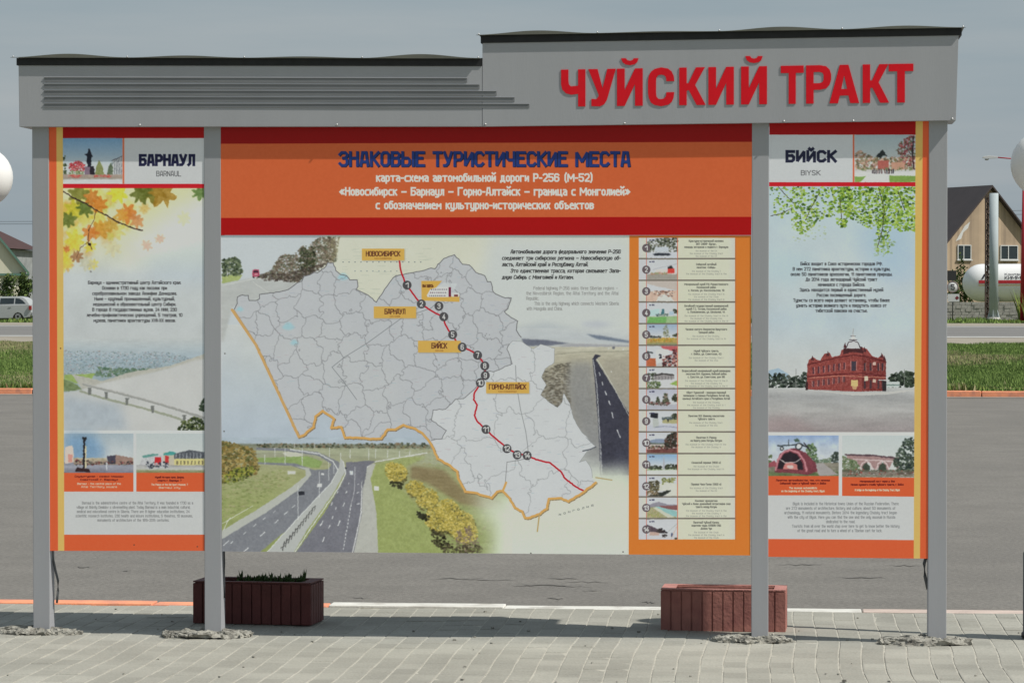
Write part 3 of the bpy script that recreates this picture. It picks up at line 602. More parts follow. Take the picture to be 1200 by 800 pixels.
    for i, (t, wd, dx) in enumerate([('Biysk is included in the Historical towns Union of the Russian Federation. There', 124, 5), ('are 272 monuments of architecture, history and culture, about 50 monuments of', 128, -1), ('archaeology, 11 natural monuments. Before 2014 the legendary Chuisky tract began', 132, -1), ('with the city of Biysk. Here you can find the one and the only museum in Russia', 126, 0), ('dedicated to the road.', 34, -1),
            ('Tourists from all over the world stop over here to get to know better the history', 126, 5), ('of the great road and to turn a wheel of a Tibetan cart for luck.', 99, -2)]):
        A.text(t, 986 + dx, 591.5 + i * 5.25, 3.4, wd, .5, (128, 129, 132))
    A.poly([(890, 631), (1074, 632.4), (1100, 660), (890, 660)], ORED)
    A.poly([(1073, 130), (1081.6, 130), (1078.2, 660), (1070.6, 660)], YEL); A.poly([(1081.4, 130), (1100, 130), (1100, 660), (1078, 660)], ORED)
    A.noise_over(890, 140, 1100, 660, .012, 5, 19)
    return A

ROUTE = [(468,306),(470,318),(474,330),(477,334),(483,343),(490,352),(494,356),(502,362),(513,368),(520,371),(521,378),(525,386),(530,392),(535,400),(542,406),(552,411),(560,416),(565,423),(568,428),(569,439),(563,448),(556,460),(555,468),(559,474),(556,486),(559,493),(566,500),(578,511),(589,520),(594,525),(606,531),(618,533),(628,538),(645,542),(658,553),(662,560),(675,570),(683,574)]
NORTH = [(273.5,364),(278,355.5),(278.3,348),(284,345.5),(291,346),(292,352),(300,352),(304,350),(304,345),(310,344),(327,342),(338,339),(341,337),(348,331.5),(354,329),(356,324),(363,322),(368.5,319),(372,319.6),(382,312),(384,307.5),(390.4,308),(393.5,317),(399,321.6),(406,323),(410,328),(418.5,328),(419.5,335.6),(417.5,339),(428,344),(434,348),(441,354),(449,342),(458,329),(464,323),(476,320.6),(491.5,318),(505,314),(509.6,315),(513,309.6),(520,303),(532.5,298.5),(542,309.6),(550,310.6),(557.5,319),(568,323),(571,330),(575,330),(578,342),(584.6,346),(592,349),(599,349),(597,355.5),(595,361.7),(591,365),(599,372),(606.5,376),(605,386.7),(610.6,395)]
MIDB = [(597,403),(594,409),(597,415.6),(600,426),(589,431),(578,435.4),(567,434),(557.5,454),(543,466.7),(533.5,467.7),(522,479),(507.5,480),(505.4,491.7),(523,504),(518,513.5),(505.4,515.6)]
SOUTH1 = [(300,404),(350,511.5),(355,510),(367.5,500),(369.6,487.5),(378,481),(391.5,490.6),(388,501),(400,500),(404,512.5),(419.6,512.5),(434,514),(446.7,513.5),(454,503),(463,503),(472.7,497.5),(484,501),(494.6,507),(505,520)]
SOUTH2 = [(507.5,524.6),(512.7,537),(524,543),(535.6,551.7),(536.7,560),(545,575.6),(555.4,576.7),(566,580),(576,583),(582.5,575.6),(588.8,574.6),(597,583),(603,594),(611.7,598.5),(614.8,606),(621,606),(632.5,601.7),(641,595.4),(643,584),(657.5,583),(666,587),(678,580),(698,565)]
EAST = [(694,559),(693,549.6),(686.7,539),(679,541),(687.7,528.8),(698,522.5),(686.7,512),(695,520),(680.4,504),(672,489.6),(668,473),(660.6,460.4),(658.5,471),(653,477),(645,472),(633.5,462.5),(640,451),(634.6,441.7),(638.7,432),(649,425),(650,408),(641,405),(633.5,403),(625,408.5),(617,404),(611.6,400),(601,399),(597,403)]

def wiggle(pts, amp, seed, step=3):
    rs = random.Random(seed); o = []
    for a, b in zip(pts, pts[1:]):
        n = max(1, int(math.dist(a, b) / step))
        for i in range(n):
            t = i / n; j = amp if i else 0
            o.append((a[0] + (b[0]-a[0])*t + rs.uniform(-j, j), a[1] + (b[1]-a[1])*t + rs.uniform(-j, j)))
    o.append(pts[-1]); return o

def cells(A, M, n, seed, col, warp=10, alpha=.8):
    """district borders: warped nearest-seed cells"""
    x0, y0, x1, y1, m = M; h, w_ = m.shape; r = np.random.RandomState(seed)
    gx = int(max(1, round(math.sqrt(n * w_ / h)))); gy = int(max(1, round(n / gx)))
    pts = [((i + .5 + r.uniform(-.38, .38)) * w_ / gx, (j + .5 + r.uniform(-.38, .38)) * h / gy) for i in range(gx) for j in range(gy)]
    X = np.arange(w_)[None] + (fbm(h, w_, 70, seed + 1, 3) * 7.0 + fbm(h, w_, 16, seed + 5, 3) * 2.8) * warp * A.k / 3; Y = np.arange(h)[:, None] + (fbm(h, w_, 70, seed + 2, 3) * 7.0 + fbm(h, w_, 16, seed + 6, 3) * 2.8) * warp * A.k / 3
    best = np.full((h, w_), 1e18); idx = np.zeros((h, w_), int)
    for i, (px, py) in enumerate(pts):
        d = (X - px) ** 2 + (Y - py) ** 2; c = d < best; best[c] = d[c]; idx[c] = i
    e = np.zeros((h, w_)); e[:-1] += idx[:-1] != idx[1:]; e[:, :-1] += idx[:, :-1] != idx[:, 1:]
    e = np.clip(boxblur(np.clip(e, 0, 1), 1) * 2.0, 0, 1)
    A.blend((x0, y0, x1, y1, e * (m > .5)), col, alpha)

def thumb(A, k, x0, y0, x1, y1):
    rs = random.Random(k * 7); W = x1 - x0; H = y1 - y0
    P = lambda u, v: (x0 + u * W, y0 + v * H)
    def pl(pts, c, **kw): A.poly([P(*p) for p in pts], c, **kw)
    def bl(pts, n, cs, sz=(.4, 1.2), sd=1): A.blobs([P(*p) for p in pts], n, cs, sz, sd * 13 + k, .9, 14)
    sky_ = {5: (150, 170, 196), 8: (176, 178, 196), 11: (130, 168, 206)}.get(k, (196, 198, 204))
    A.grad(x0, y0, x1, y1, [(0, sky_), (.6, (200, 202, 208)), (1, (186, 184, 184))])
    D = [(36, 42, 34), (56, 64, 46), (84, 88, 66)]; GR = [(120, 150, 80), (90, 120, 60), (150, 170, 100)]
    if k == 1:
        bl([(0, .2), (.4, .05), (1, 0), (1, .75), (0, .7)], 260, D + [(120, 118, 104)], (.5, 1.4)); pl([(.26, .45), (.72, .45), (.72, .7), (.26, .7)], (190, 196, 206)); pl([(.0, .72), (1, .7), (1, 1), (0, 1)], (196, 198, 208)); pl([(.18, .8), (.3, .76), (.72, .76), (.8, .82), (.7, .88), (.25, .88)], (52, 56, 66))
    elif k == 2:
        pl([(0, .72), (1, .7), (1, 1), (0, 1)], (156, 150, 142)); pl([(.3, .52), (.7, .5), (.95, .45), (.95, .72), (.3, .7)], (216, 200, 196)); pl([(.68, .45), (.9, .45), (.9, .68), (.68, .68)], (214, 64, 56)); pl([(.68, .36), (.82, .3), (.86, .46), (.68, .46)], (44, 48, 50)); bl([(.1, .66), (.7, .64), (.7, .72), (.1, .74)], 50, [(176, 130, 110), (140, 150, 110)]); A.line([P(.2, .5), P(1, .2)], .4, (150, 150, 160))
    elif k == 3:
        pl([(0, 0), (1, 0), (1, .45), (.3, .25), (0, .1)], (190, 178, 172)); pl([(.0, .5), (1, .45), (1, 1), (0, 1)], (206, 176, 160), tex=.05); pl([(.4, .7), (.7, .6), (.9, 1), (.3, 1)], (210, 206, 202)); bl([(.2, .45), (.9, .45), (.9, .75), (.25, .8)], 60, [(110, 70, 60), (60, 50, 50), (220, 210, 200), (160, 110, 90)])
    elif k == 4:
        pl([(.1, .35), (.42, .3), (.42, .62), (.1, .64)], (178, 206, 214)); pl([(0, .68), (1, .66), (1, 1), (0, 1)], (150, 180, 130)); pl([(.1, .72), (.65, .7), (.62, 1), (.0, 1)], (110, 168, 92)); pl([(.5, .3), (.56, .3), (.58, .62), (.46, .62)], (60, 110, 120)); pl([(.74, .42), (.88, .42), (.88, .6), (.74, .6)], (170, 190, 214)); bl([(.86, .3), (1, .4), (1, .55), (.9, .5)], 20, D); bl([(.3, .55), (.7, .55), (.7, .64), (.3, .64)], 40, [(70, 90, 90), (150, 160, 150)])
    elif k == 5:
        pl([(0, .7), (1, .66), (1, 1), (0, 1)], (176, 150, 84), tex=.08, cell=4); bl([(.1, .66), (.9, .66), (.8, .85), (.1, .82)], 70, [(200, 160, 50), (150, 140, 60), (190, 120, 60)]); bl([(.52, .6), (.56, .1), (.66, .02), (.74, .6)], 70, [(150, 150, 120), (110, 116, 96)], (.4, 1)); bl([(.84, .55), (1, .45), (1, .62)], 30, D); bl([(.1, .55), (.5, .58), (.5, .66), (.1, .66)], 30, [(90, 100, 90), (70, 70, 70)]); pl([(0, .92), (1, .9), (1, 1), (0, 1)], (140, 140, 100))
    elif k == 6:
        pl([(0, .6), (.3, .6), (.3, 1), (0, 1)], (186, 96, 60)); pl([(.3, .2), (.72, .1), (.72, .6), (.3, .9)], (206, 208, 212)); pl([(.45, 0), (1, 0), (1, .3), (.5, .1)], (190, 90, 96)); bl([(.5, .5), (1, .4), (1, 1), (.5, 1)], 130, [(60, 34, 36), (180, 120, 110), (220, 214, 206), (120, 50, 50), (40, 30, 36)], (.6, 1.5)); bl([(.85, .15), (1, .15), (1, .5), (.85, .5)], 40, [(70, 30, 36), (110, 60, 60)]); pl([(.0, .25), (.2, .3), (.2, .36), (0, .34)], (60, 66, 70)); bl([(.4, .4), (.48, .4), (.48, .6), (.4, .6)], 14, [(20, 20, 30)])
    elif k == 7:
        bl([(0, .28), (.3, .26), (.3, .6), (0, .6)], 60, D); pl([(.22, .35), (.5, .26), (.85, .32), (.92, .55), (.6, .62), (.25, .6)], (150, 144, 146), tex=.06, cell=3); pl([(.22, .36), (.5, .26), (.85, .31), (.9, .4), (.55, .33), (.24, .42)], (60, 56, 56)); pl([(0, .62), (1, .56), (1, 1), (0, 1)], (200, 200, 204)); pl([(.74, .8), (1, .62), (1, .9)], (140, 170, 84)); bl([(0, .7), (.2, .64), (.5, .72), (.4, 1), (0, 1)], 110, [(90, 110, 66), (120, 130, 90), (60, 74, 50)])
        for i in range(6): A.line([P(.3 + i * .1, .4), P(.3 + i * .1, .58)], .5, (80, 76, 84))
    elif k == 8:
        pl([(0, .8), (1, .74), (1, 1), (0, 1)], (176, 176, 188)); bl([(.3, .6), (.36, .3), (.42, .6)], 30, D); bl([(.5, .7), (.58, .15), (.66, .2), (.74, .7)], 90, D + [(150, 120, 110)]); bl([(.82, .4), (.9, .22), (1, .25), (1, .6), (.86, .62)], 90, D); bl([(.06, .62), (.8, .6), (.7, .8), (.08, .76)], 90, [(70, 60, 56), (120, 70, 70), (90, 96, 80)])
    elif k == 9:
        pl([(0, .7), (1, .6), (1, 1), (0, 1)], (190, 192, 204)); pl([(.14, .08), (.38, .12), (.36, .36), (.12, .32)], (34, 34, 42)); pl([(.2, .36), (.38, .36), (.4, .8), (.2, .84)], (180, 184, 182)); pl([(.52, .4), (1, .36), (1, .62), (.5, .6)], (170, 164, 120)); bl([(.8, .2), (.95, .08), (1, .4), (.84, .4)], 60, D); bl([(.5, .3), (.84, .3), (.84, .42), (.5, .42)], 50, [(60, 74, 70), (90, 100, 110)]); A.line([P(.25, .8), P(.6, .74), P(1, .82)], .7, (120, 124, 150)); pl([(.68, .4), (.72, .4), (.72, .54), (.68, .54)], (20, 20, 24))
    elif k == 10:
        pl([(.1, .4), (.3, .3), (.6, .32), (.7, .5), (.1, .52)], (130, 144, 170)); pl([(0, .5), (.7, .5), (.7, .58), (0, .58)], (96, 104, 96)); pl([(0, .58), (1, .6), (1, 1), (0, 1)], (196, 180, 176)); pl([(0, .84), (1, .76), (1, 1), (0, 1)], (110, 66, 62), tex=.05); bl([(.62, .2), (.85, 0), (1, 0), (1, .7), (.66, .8), (.56, .6)], 220, [(50, 40, 36), (80, 56, 46), (40, 46, 36)], (.6, 1.5)); bl([(.05, .66), (.6, .64), (.6, .78), (.05, .8)], 60, [(120, 60, 50), (80, 90, 60), (60, 50, 50)])
    elif k == 11:
        pl([(0, .72), (1, .7), (1, .8), (0, .82)], (160, 176, 140)); pl([(0, .8), (1, .76), (1, 1), (0, 1)], (204, 206, 204)); bl([(.08, .6), (.3, .52), (.5, .62), (.5, .74), (.05, .74)], 80, D); bl([(.6, .56), (.8, .44), (1, .54), (1, .74), (.6, .72)], 100, D); pl([(.545, .1), (.56, .1), (.6, .76), (.52, .76)], (170, 170, 180))
    elif k == 12:
        bl([(.06, .3), (.3, .2), (.42, .34), (.4, .7), (.1, .8)], 130, [(90, 84, 60), (60, 58, 44), (130, 120, 90)], (.6, 1.4)); pl([(0, 1), (.5, .8), (.8, .62), (.76, .8), (.5, 1)], (44, 48, 44)); pl([(.4, .4), (.62, .3), (1, .4), (1, 1), (.6, 1), (.8, .7), (.4, .74)], (206, 206, 196), tex=.03); bl([(.5, .1), (.95, .08), (.84, .36), (.64, .3), (.52, .4)], 90, [(110, 120, 50), (150, 150, 90), (90, 96, 60)]); bl([(.0, .7), (.4, .8), (.4, .95), (0, .95)], 50, [(96, 84, 66), (140, 120, 90)])
    elif k == 13:
        pl([(0, .36), (.4, .2), (.7, .34), (1, .34), (1, .6), (0, .6)], (140, 136, 150)); pl([(.3, .42), (1, .38), (1, .62), (.6, .56)], (130, 84, 84)); pl([(0, .5), (.3, .44), (1, 1), (0, 1)], (160, 158, 120), tex=.07, cell=5); pl([(.26, .44), (.4, .44), (1, .68), (1, .96), (.7, .86), (.4, .6)], (140, 186, 186)); pl([(.2, .5), (.3, .46), (.9, .96), (.7, 1)], (196, 196, 180)); bl([(.0, .6), (.3, .6), (.5, 1), (0, 1)], 50, [(150, 150, 90), (180, 160, 130)])
    else:
        pl([(0, .24), (.3, .44), (.62, .64), (.6, .76), (0, .6)], (84, 70, 80), tex=.1, cell=4); bl([(.3, .5), (.5, .45), (.68, .66), (.6, .74), (.34, .66)], 60, [(30, 30, 34), (60, 50, 50)]); pl([(0, .66), (1, .7), (1, 1), (0, 1)], (196, 196, 202)); pl([(.1, .6), (.4, .66), (.4, .8), (.08, .8)], (190, 160, 150)); A.line([P(.7, .6), P(1, .2)], .4, (150, 150, 140)); A.line([P(.8, .95), P(1, .3)], .5, (196, 150, 120)); pl([(.8, .66), (.84, .66), (.84, .86), (.8, .86)], (40, 54, 96)); bl([(.5, .76), (.68, .74), (.6, .9), (.5, .86)], 20, [(60, 54, 54)]); bl([(.9, .95), (1, .9), (1, 1), (.9, 1)], 12, [(60, 60, 40)])
    A.photo(x0, y0, x1, y1, .6, .22, 1, 20 + k, .96)
    if k != 6 and k != 3: A.text('км 1' + str(20 + 11 * k), x0 + 3.2, y0 + 3.6, 1.8, 6, .4, (60, 60, 90), align='l')

def art_map():
    A = Art([(258.6, 276), (880.4, 276), (879.2, 650.4), (260.2, 645.6)], PY)
    x0, x1, y1 = 250, 890, 660
    A.grad(x0, 268, 745, y1, [(0, (204, 204, 190)), (.3, (204, 204, 188)), (.55, (190, 196, 198)), (.7, (196, 200, 196)), (.85, (204, 210, 190)), (1, (200, 212, 196))], tex=.02, cell=150)
    A.poly([(575, 276), (740, 276), (740, 400), (600, 390), (560, 330)], (195, 199, 199), soft=10)
    A.poly([(250, 268), (380, 268), (372, 330), (300, 350), (250, 520)], (190, 196, 202), soft=5)
    A.grad(255, 380, 500, 520, [(0, (196, 198, 198)), (.45, (180, 188, 196)), (1, (170, 182, 198))], tex=.02, cell=60, alpha=.9)
    # top-left road picture
    A.poly([(258, 332), (300, 325), (350, 328), (352, 340), (300, 350), (272, 360), (262, 400), (258, 400)], (178, 180, 180), soft=1.5, tex=.03, cell=12, aspect=5)
    A.poly([(260, 322), (284, 322), (280, 328), (260, 332)], (160, 172, 110), tex=.05)
    A.line([(262, 334), (300, 326), (350, 331)], 1.0, (200, 202, 200), .8); A.line([(296, 330), (318, 345)], .8, (206, 206, 204), .6)
    A.blobs([(260, 303), (266, 304), (274, 300), (282, 306), (284, 318), (281, 323), (260, 323)], 330, [(66, 80, 58), (92, 104, 76), (120, 128, 100), (50, 60, 46)], (.7, 1.7), 21)
    A.blobs([(300, 326), (318, 316), (326, 302), (334, 298), (344, 299), (350, 292), (356, 288), (360, 294), (366, 284), (374, 278), (392, 277), (394, 306), (384, 308), (368, 318), (356, 324), (348, 331), (330, 327)], 1900, [(104, 90, 80), (84, 78, 66), (126, 112, 98), (78, 84, 64), (110, 102, 80), (140, 124, 108)], (.6, 1.6), 22, .7)
    A.blobs([(352, 292), (358, 288), (362, 296), (364, 288), (370, 290), (368, 318), (350, 318)], 240, [(52, 60, 40), (72, 78, 52), (44, 44, 34)], (.6, 1.6), 24, .7)
    A.blobs([(300, 322), (345, 318), (382, 308), (372, 318), (356, 325), (349, 331), (310, 328)], 300, [(66, 56, 52), (78, 68, 62)], (.7, 1.5), 23, .6); A.blobs([(388, 278), (398, 278), (394, 300), (388, 306)], 110, [(150, 144, 110), (120, 110, 90)], (.5, 1.3), 25, .6)
    A.line([(393, 277), (393, 290), (395, 304)], .9, (140, 134, 116), .6)
    A.poly([(295.6, 316), (303.4, 315.6), (303.8, 324), (295.8, 324.4)], (172, 74, 100)); A.rect(297, 317, 302.6, 319.4, (60, 34, 50)); A.rect(296, 323.6, 298, 325.4, (40, 36, 40)); A.rect(301.6, 323.4, 303.6, 325.2, (40, 36, 40)); A.rect(298, 320.6, 301.6, 322, (206, 150, 160)); A.line([(266, 314), (266, 324)], .6, (200, 200, 200))
    # cream land north, faint text
    rs = random.Random(2)
    for i in range(60): 
        x = rs.uniform(398, 500); y = rs.uniform(290, 345); A.line([(x, y), (x + rs.uniform(4, 12), y)], .7, (176, 182, 168), .5)
    for i in range(14): A.disc(402 + i * 7, 307, .7, (110, 120, 120)); A.disc(416 + (i % 8) * 7, 317.6, .6, (120, 134, 140))
    # steppe picture to the right
    A.poly([(600, 384), (640, 378), (680, 386), (740, 396), (740, 404), (600, 398)], (176, 182, 188), soft=4)
    A.grad(598, 384, 738, 412, [(0, (196, 199, 201)), (.6, (182, 186, 192)), (1, (192, 190, 182))], alpha=.6, tex=.04, cell=12, aspect=4)
    A.poly([(680, 378), (700, 376), (720, 380), (700, 384), (684, 382)], (170, 174, 190), alpha=.6, soft=3)
    A.poly([(686, 391), (705, 393), (737, 399), (737, 401.6), (700, 397)], (112, 122, 140), soft=.8); A.poly([(611, 396.6), (640, 398), (668, 402), (640, 405), (614, 405)], (104, 108, 124), soft=.7, tex=.03); A.poly([(668, 402), (737, 404), (737, 407), (650, 406)], (160, 160, 166), soft=.8)
    A.grad(600, 406, 738, 560, [(0, (188, 184, 168)), (.1, (172, 166, 148)), (.4, (150, 146, 138)), (.75, (146, 146, 148)), (1, (190, 194, 190))], tex=.06, cell=7, aspect=6)
    A.blobs([(634, 436), (642, 430), (668, 424), (668, 480), (650, 480), (634, 464)], 800, [(92, 86, 76), (112, 104, 92), (76, 72, 64), (128, 120, 104)], (.7, 2.2), 27, .75, 12, .4)
    A.poly([(668, 424), (694, 424), (697, 450), (701, 500), (703, 552), (690, 516), (672, 482), (664, 450)], (134, 134, 136), alpha=.75, soft=5, tex=.05, cell=6)
    A.poly([(706, 421), (737, 418), (737, 480), (716, 444)], (158, 152, 140), alpha=.6, soft=3, tex=.06, cell=6)
    A.line([(650, 415), (680, 412), (737, 411)], .6, (120, 118, 104), .7)
    A.poly([(694, 420), (697, 415), (704, 416), (698, 421), (737, 484), (737, 556), (703, 556), (701, 500), (697, 450)], (60, 60, 74), soft=.3, tex=.03, cell=10)
    A.line([(695, 421), (699, 450), (702, 500), (705, 556)], .9, (190, 192, 196)); A.line([(699, 420), (716, 448), (737, 487)], .7, (196, 196, 190))
    for (a, b), (c, d) in zip([(702, 436), (705, 447), (709, 458), (713, 469), (716.6, 483), (723, 503)], [(703, 439.5), (706.4, 450.6), (710.4, 462), (715, 474), (718.4, 489), (726.5, 512)]): A.line([(a, b), (c, d)], 1.0, (206, 208, 212))
    for x, y in ((716, 435), (713, 408), (720, 407), (730, 409)): A.disc(x, y, .9, (200, 200, 196))
    A.disc(719, 407, 1.6, (110, 112, 120)); A.poly([(718, 540), (737, 500), (737, 570), (700, 570)], (70, 72, 90), alpha=.35, soft=6)
    A.poly([(690, 548), (738, 544), (738, 590), (690, 590)], (196, 200, 192), alpha=.8, soft=7)
    A.poly([(680, 575), (690, 556), (737, 558), (740, 600), (680, 600)], (203, 210, 191), soft=7)
    A.line([(703, 540), (705, 562)], .8, (186, 186, 180), .7)
    # highway picture, lower left
    A.grad(255, 512, 640, 660, [(0, (168, 180, 192)), (.06, (168, 180, 192)), (.075, (120, 124, 108)), (.12, (150, 152, 134)), (.3, (158, 160, 118)), (.6, (148, 156, 100)), (1, (142, 152, 94))], tex=.05, cell=9, aspect=5)
    A.blobs([(300, 519.5), (500, 518.6), (505, 526), (300, 525)], 420, [(84, 88, 70), (110, 108, 88), (130, 112, 90), (66, 72, 58)], (.6, 1.7), 28)
    A.poly([(300, 524), (505, 525), (520, 545), (480, 540), (430, 534), (350, 530), (300, 530)], (164, 168, 140), alpha=.8, tex=.05, cell=5, aspect=6)
    A.poly([(330, 530), (345, 527), (356, 533), (340, 537)], (190, 190, 176)); A.poly([(300, 536), (360, 534), (378, 540), (374, 548), (340, 544), (300, 541)], (136, 158, 96), tex=.05)
    A.blobs([(470, 520), (640, 545), (640, 650), (470, 650)], 900, [(150, 140, 104), (160, 154, 110), (132, 128, 92), (140, 150, 96)], (.8, 2.4), 29, .5, 10, .5)
    A.poly([(482, 545), (520, 550), (545, 575), (600, 590), (600, 600), (540, 590), (500, 565), (480, 560)], (130, 112, 82), alpha=.8, soft=2, tex=.06, cell=6, aspect=6)
    A.poly([(432, 545), (470, 535), (500, 534), (478, 545), (460, 560), (486, 590), (508, 620), (530, 650), (440, 650), (441, 600), (432, 560)], (150, 160, 98), alpha=.85, soft=1.5, tex=.06, cell=8)
    A.poly([(300, 523.6), (336, 524.8), (372, 529), (396, 540), (405, 552), (396, 565), (372, 592), (330, 625), (300, 650), (258, 650), (258, 628), (300, 602), (345, 575), (360, 560), (364, 552), (340, 545), (302, 543), (302, 541), (345, 542), (368, 550), (385, 549), (388, 543), (372, 533), (336, 528), (300, 526.6)], (124, 126, 134), tex=.03, cell=10)
    A.poly([(258, 622), (300, 597), (340, 571), (358, 557), (358, 550), (345, 545), (362, 548), (365, 555), (350, 573), (310, 601), (258, 632)], (176, 178, 172))
    A.poly([(405, 541), (412, 540), (428, 548), (432, 560), (440, 600), (441, 650), (344, 650), (380, 600), (398, 570), (405, 556)], (116, 116, 126), tex=.03, cell=10)
    A.poly([(399, 536), (403, 541), (404, 552), (392, 575), (360, 620), (342, 650), (310, 650), (352, 604), (388, 566), (396, 550)], (176, 178, 176))
    A.line([(312, 647), (352, 603), (388, 565), (396, 550), (390, 540), (374, 531), (340, 526)], 1.3, (200, 202, 202)); A.line([(345, 647), (364, 618), (396, 572), (405, 554), (402, 540)], 1.2, (202, 204, 204))
    for i in range(12):
        t = i / 12; x = 330 + 40 * t; y = 643 - 50 * t; A.line([(x - 1, y - 2), (x + 2.4 - t, y - 4), (x + 3, y - 9 + 4 * t), (x + 1, y + 1)], 1.1 - .5 * t, (84, 84, 84))
    A.poly([(424, 545), (434, 541), (440, 543), (434, 560), (441, 600), (443, 650), (414, 650), (424, 600), (425, 565)], (176, 176, 170), tex=.03); A.line([(413, 647), (423, 600), (424, 565), (427, 550), (436, 541), (500, 530)], 1.2, (206, 206, 206))
    A.poly([(412, 541), (420, 545), (424, 555), (424, 575), (428, 560), (430, 546), (440, 540), (430, 539)], (112, 112, 122)); A.line([(416, 546), (415, 575), (410, 595)], .7, (190, 190, 196))
    for x, y, dx, dy, wd in [(262, 638, 6, -5, 1), (286, 645, 5, -4, 1), (305, 627, 5, -4, 1), (322, 612, 4, -3.5, .9), (333, 602, 4, -3.3, .8), (342, 594, 3.4, -3, .7), (270, 636, 3, -2.6, .8), (285, 625, 3, -2.6, .7), (297, 616, 3, -2.6, .7), (308, 608, 3, -2.4, .7), (320, 600, 2.6, -2.2, .6),
            (378, 634, 1.6, -5, 1.2), (385, 618, 1.3, -3.4, 1), (389, 607, 1, -2.8, .9), (375, 615, 3, -5, 1.2), (396, 615, 2, -5.6, 1.4), (393, 596, .6, -2.4, .8), (388, 591, 1.6, -3.2, 1), (402, 592, 1.4, -3.4, 1.1), (418, 590, 3, -1, 1), (395, 577, 1, -2, .7), (405, 577, 1.2, -2, .8), (418, 577, 2.4, -.8, .8), (399, 566, .5, -2, .6), (408, 567, .5, -2, .6), (419, 567, 1.4, -.6, .6)]:
        A.line([(x, y), (x + dx, y + dy)], wd, (212, 214, 216))
    for i in range(13): A.line([(402 + i * .75, 643 - i * 4.2), (402.3 + i * .75, 641.2 - i * 4.2)], 1.0, (206, 208, 210))
    for x, ya, yb in ((349, 568, 608), (374, 552, 582), (385, 541, 562), (391, 543, 554), (310, 532, 543), (322, 524, 535), (334, 525, 543), (354, 524, 545), (345, 519, 524), (368, 518, 524), (386, 524, 535), (399, 530, 538), (432, 526, 538), (440, 526, 536), (454, 527, 535), (468, 528, 534), (410, 526, 536), (480, 527, 533)): A.line([(x, ya), (x, yb)], .75, (206, 208, 210), .9)
    A.rect(349.6, 575, 356.6, 579.4, (44, 46, 54)); A.line([(350, 574), (355, 574)], 1, (150, 154, 160)); A.rect(371.6, 566, 377, 570, (206, 208, 210)); A.rect(409.6, 551, 413.4, 555.6, (200, 206, 212)); A.rect(404, 547, 406.4, 549, (60, 62, 70)); A.rect(376, 553.6, 379.4, 556, (206, 206, 208))
    A.line([(260, 613), (280, 601), (296, 592)], .7, (206, 206, 200)); A.line([(262, 620), (266, 611), (270, 606)], .8, (206, 206, 206)); A.rect(438, 569, 444, 574, (206, 208, 204)); A.rect(337, 551, 346, 555, (196, 196, 190))
    A.blobs([(258, 516), (268, 517), (276, 520), (290, 522), (298, 528), (304, 546), (300, 555), (280, 562), (258, 566)], 900, [(126, 108, 62), (150, 128, 72), (104, 94, 56), (90, 92, 50), (160, 140, 84)], (.8, 2.2), 30)
    A.blobs([(262, 556), (276, 548), (296, 546), (300, 552), (285, 562), (264, 566)], 220, [(150, 150, 60), (120, 128, 56), (60, 66, 38)], (.8, 2.0), 31); A.blobs([(258, 560), (300, 556), (330, 550), (340, 560), (300, 590), (258, 610)], 520, [(150, 152, 104), (130, 142, 84), (164, 158, 120), (112, 122, 70)], (.8, 2.2), 32, .6, 10, .5)
    Y_ = [(196, 176, 86), (180, 160, 72), (160, 146, 66), (202, 186, 108), (138, 126, 62)]
    for cx, cy, r in ((466, 557, 12), (488, 574, 11), (502, 588, 13), (517, 612, 17), (540, 617, 18), (526, 600, 14)):
        A.blobs([(cx + r * math.cos(t), cy + r * .85 * math.sin(t)) for t in np.linspace(0, 6.2, 12)], int(r * r), [(96, 90, 48), (70, 68, 40), (120, 110, 60)], (.8, 2.0), int(cx) + 1, .7)
    for cx, cy, r in ((464, 553, 13), (459, 547, 8), (486, 571, 11), (500, 583, 14), (515, 607, 18), (538, 612, 18), (524, 596, 14), (545, 624, 15)):
        A.blobs([(cx + r * math.cos(t), cy + r * .85 * math.sin(t)) for t in np.linspace(0, 6.2, 12)], int(r * r * 2.6), Y_, (.5, 1.5), int(cx), .7)
    A.blobs([(505, 618), (520, 626), (530, 640), (520, 646), (506, 634)], 90, [(40, 38, 24), (60, 56, 36)], (.9, 2), 44, .8); A.blobs([(488, 598), (505, 604), (500, 610), (488, 604)], 60, [(44, 44, 30)], (.8, 1.8), 45, .8); A.blobs([(456, 562), (472, 566), (470, 572), (458, 570)], 50, [(50, 50, 32)], (.8, 1.6), 46, .8)
    A.blobs([(535, 622), (550, 615), (562, 634), (548, 647), (534, 640)], 160, [(136, 116, 104), (120, 104, 86)], (.7, 1.6), 48, .8); A.blobs([(520, 636), (565, 638), (565, 650), (520, 650)], 120, [(60, 54, 40), (80, 70, 54), (96, 96, 60)], (.8, 1.9), 47, .85)
    A.poly([(560, 570), (600, 585), (740, 590), (740, 660), (570, 660), (580, 620), (560, 600)], (203, 210, 191), soft=13)
    A.poly([(590, 580), (740, 575), (740, 660), (585, 660)], (203, 211, 193), soft=6)
    A.grad(600, 610, 738, 660, [(0, (203, 210, 191)), (1, (198, 212, 198))], alpha=.6)
    A.photo(258, 514, 738, 648, .55, .14, 1, 11); A.photo(258, 277, 398, 400, .7, .10, 1, 12); A.photo(600, 380, 737, 560, .5, .12, 1, 13)
    # the map itself
    n = wiggle(NORTH, .5, 1); mb_ = wiggle(MIDB, .5, 2); s1 = wiggle(SOUTH1, .5, 3); s2 = wiggle(SOUTH2, .5, 4); e = wiggle(EAST, .4, 5)
    alt = n + mb_ + s1[::-1]
    white = [(505, 520)] + s2 + e + mb_
    A.poly(alt, (182, 184, 190), tex=.008, cell=60); A.poly(white, (196, 198, 202), tex=.008, cell=60)
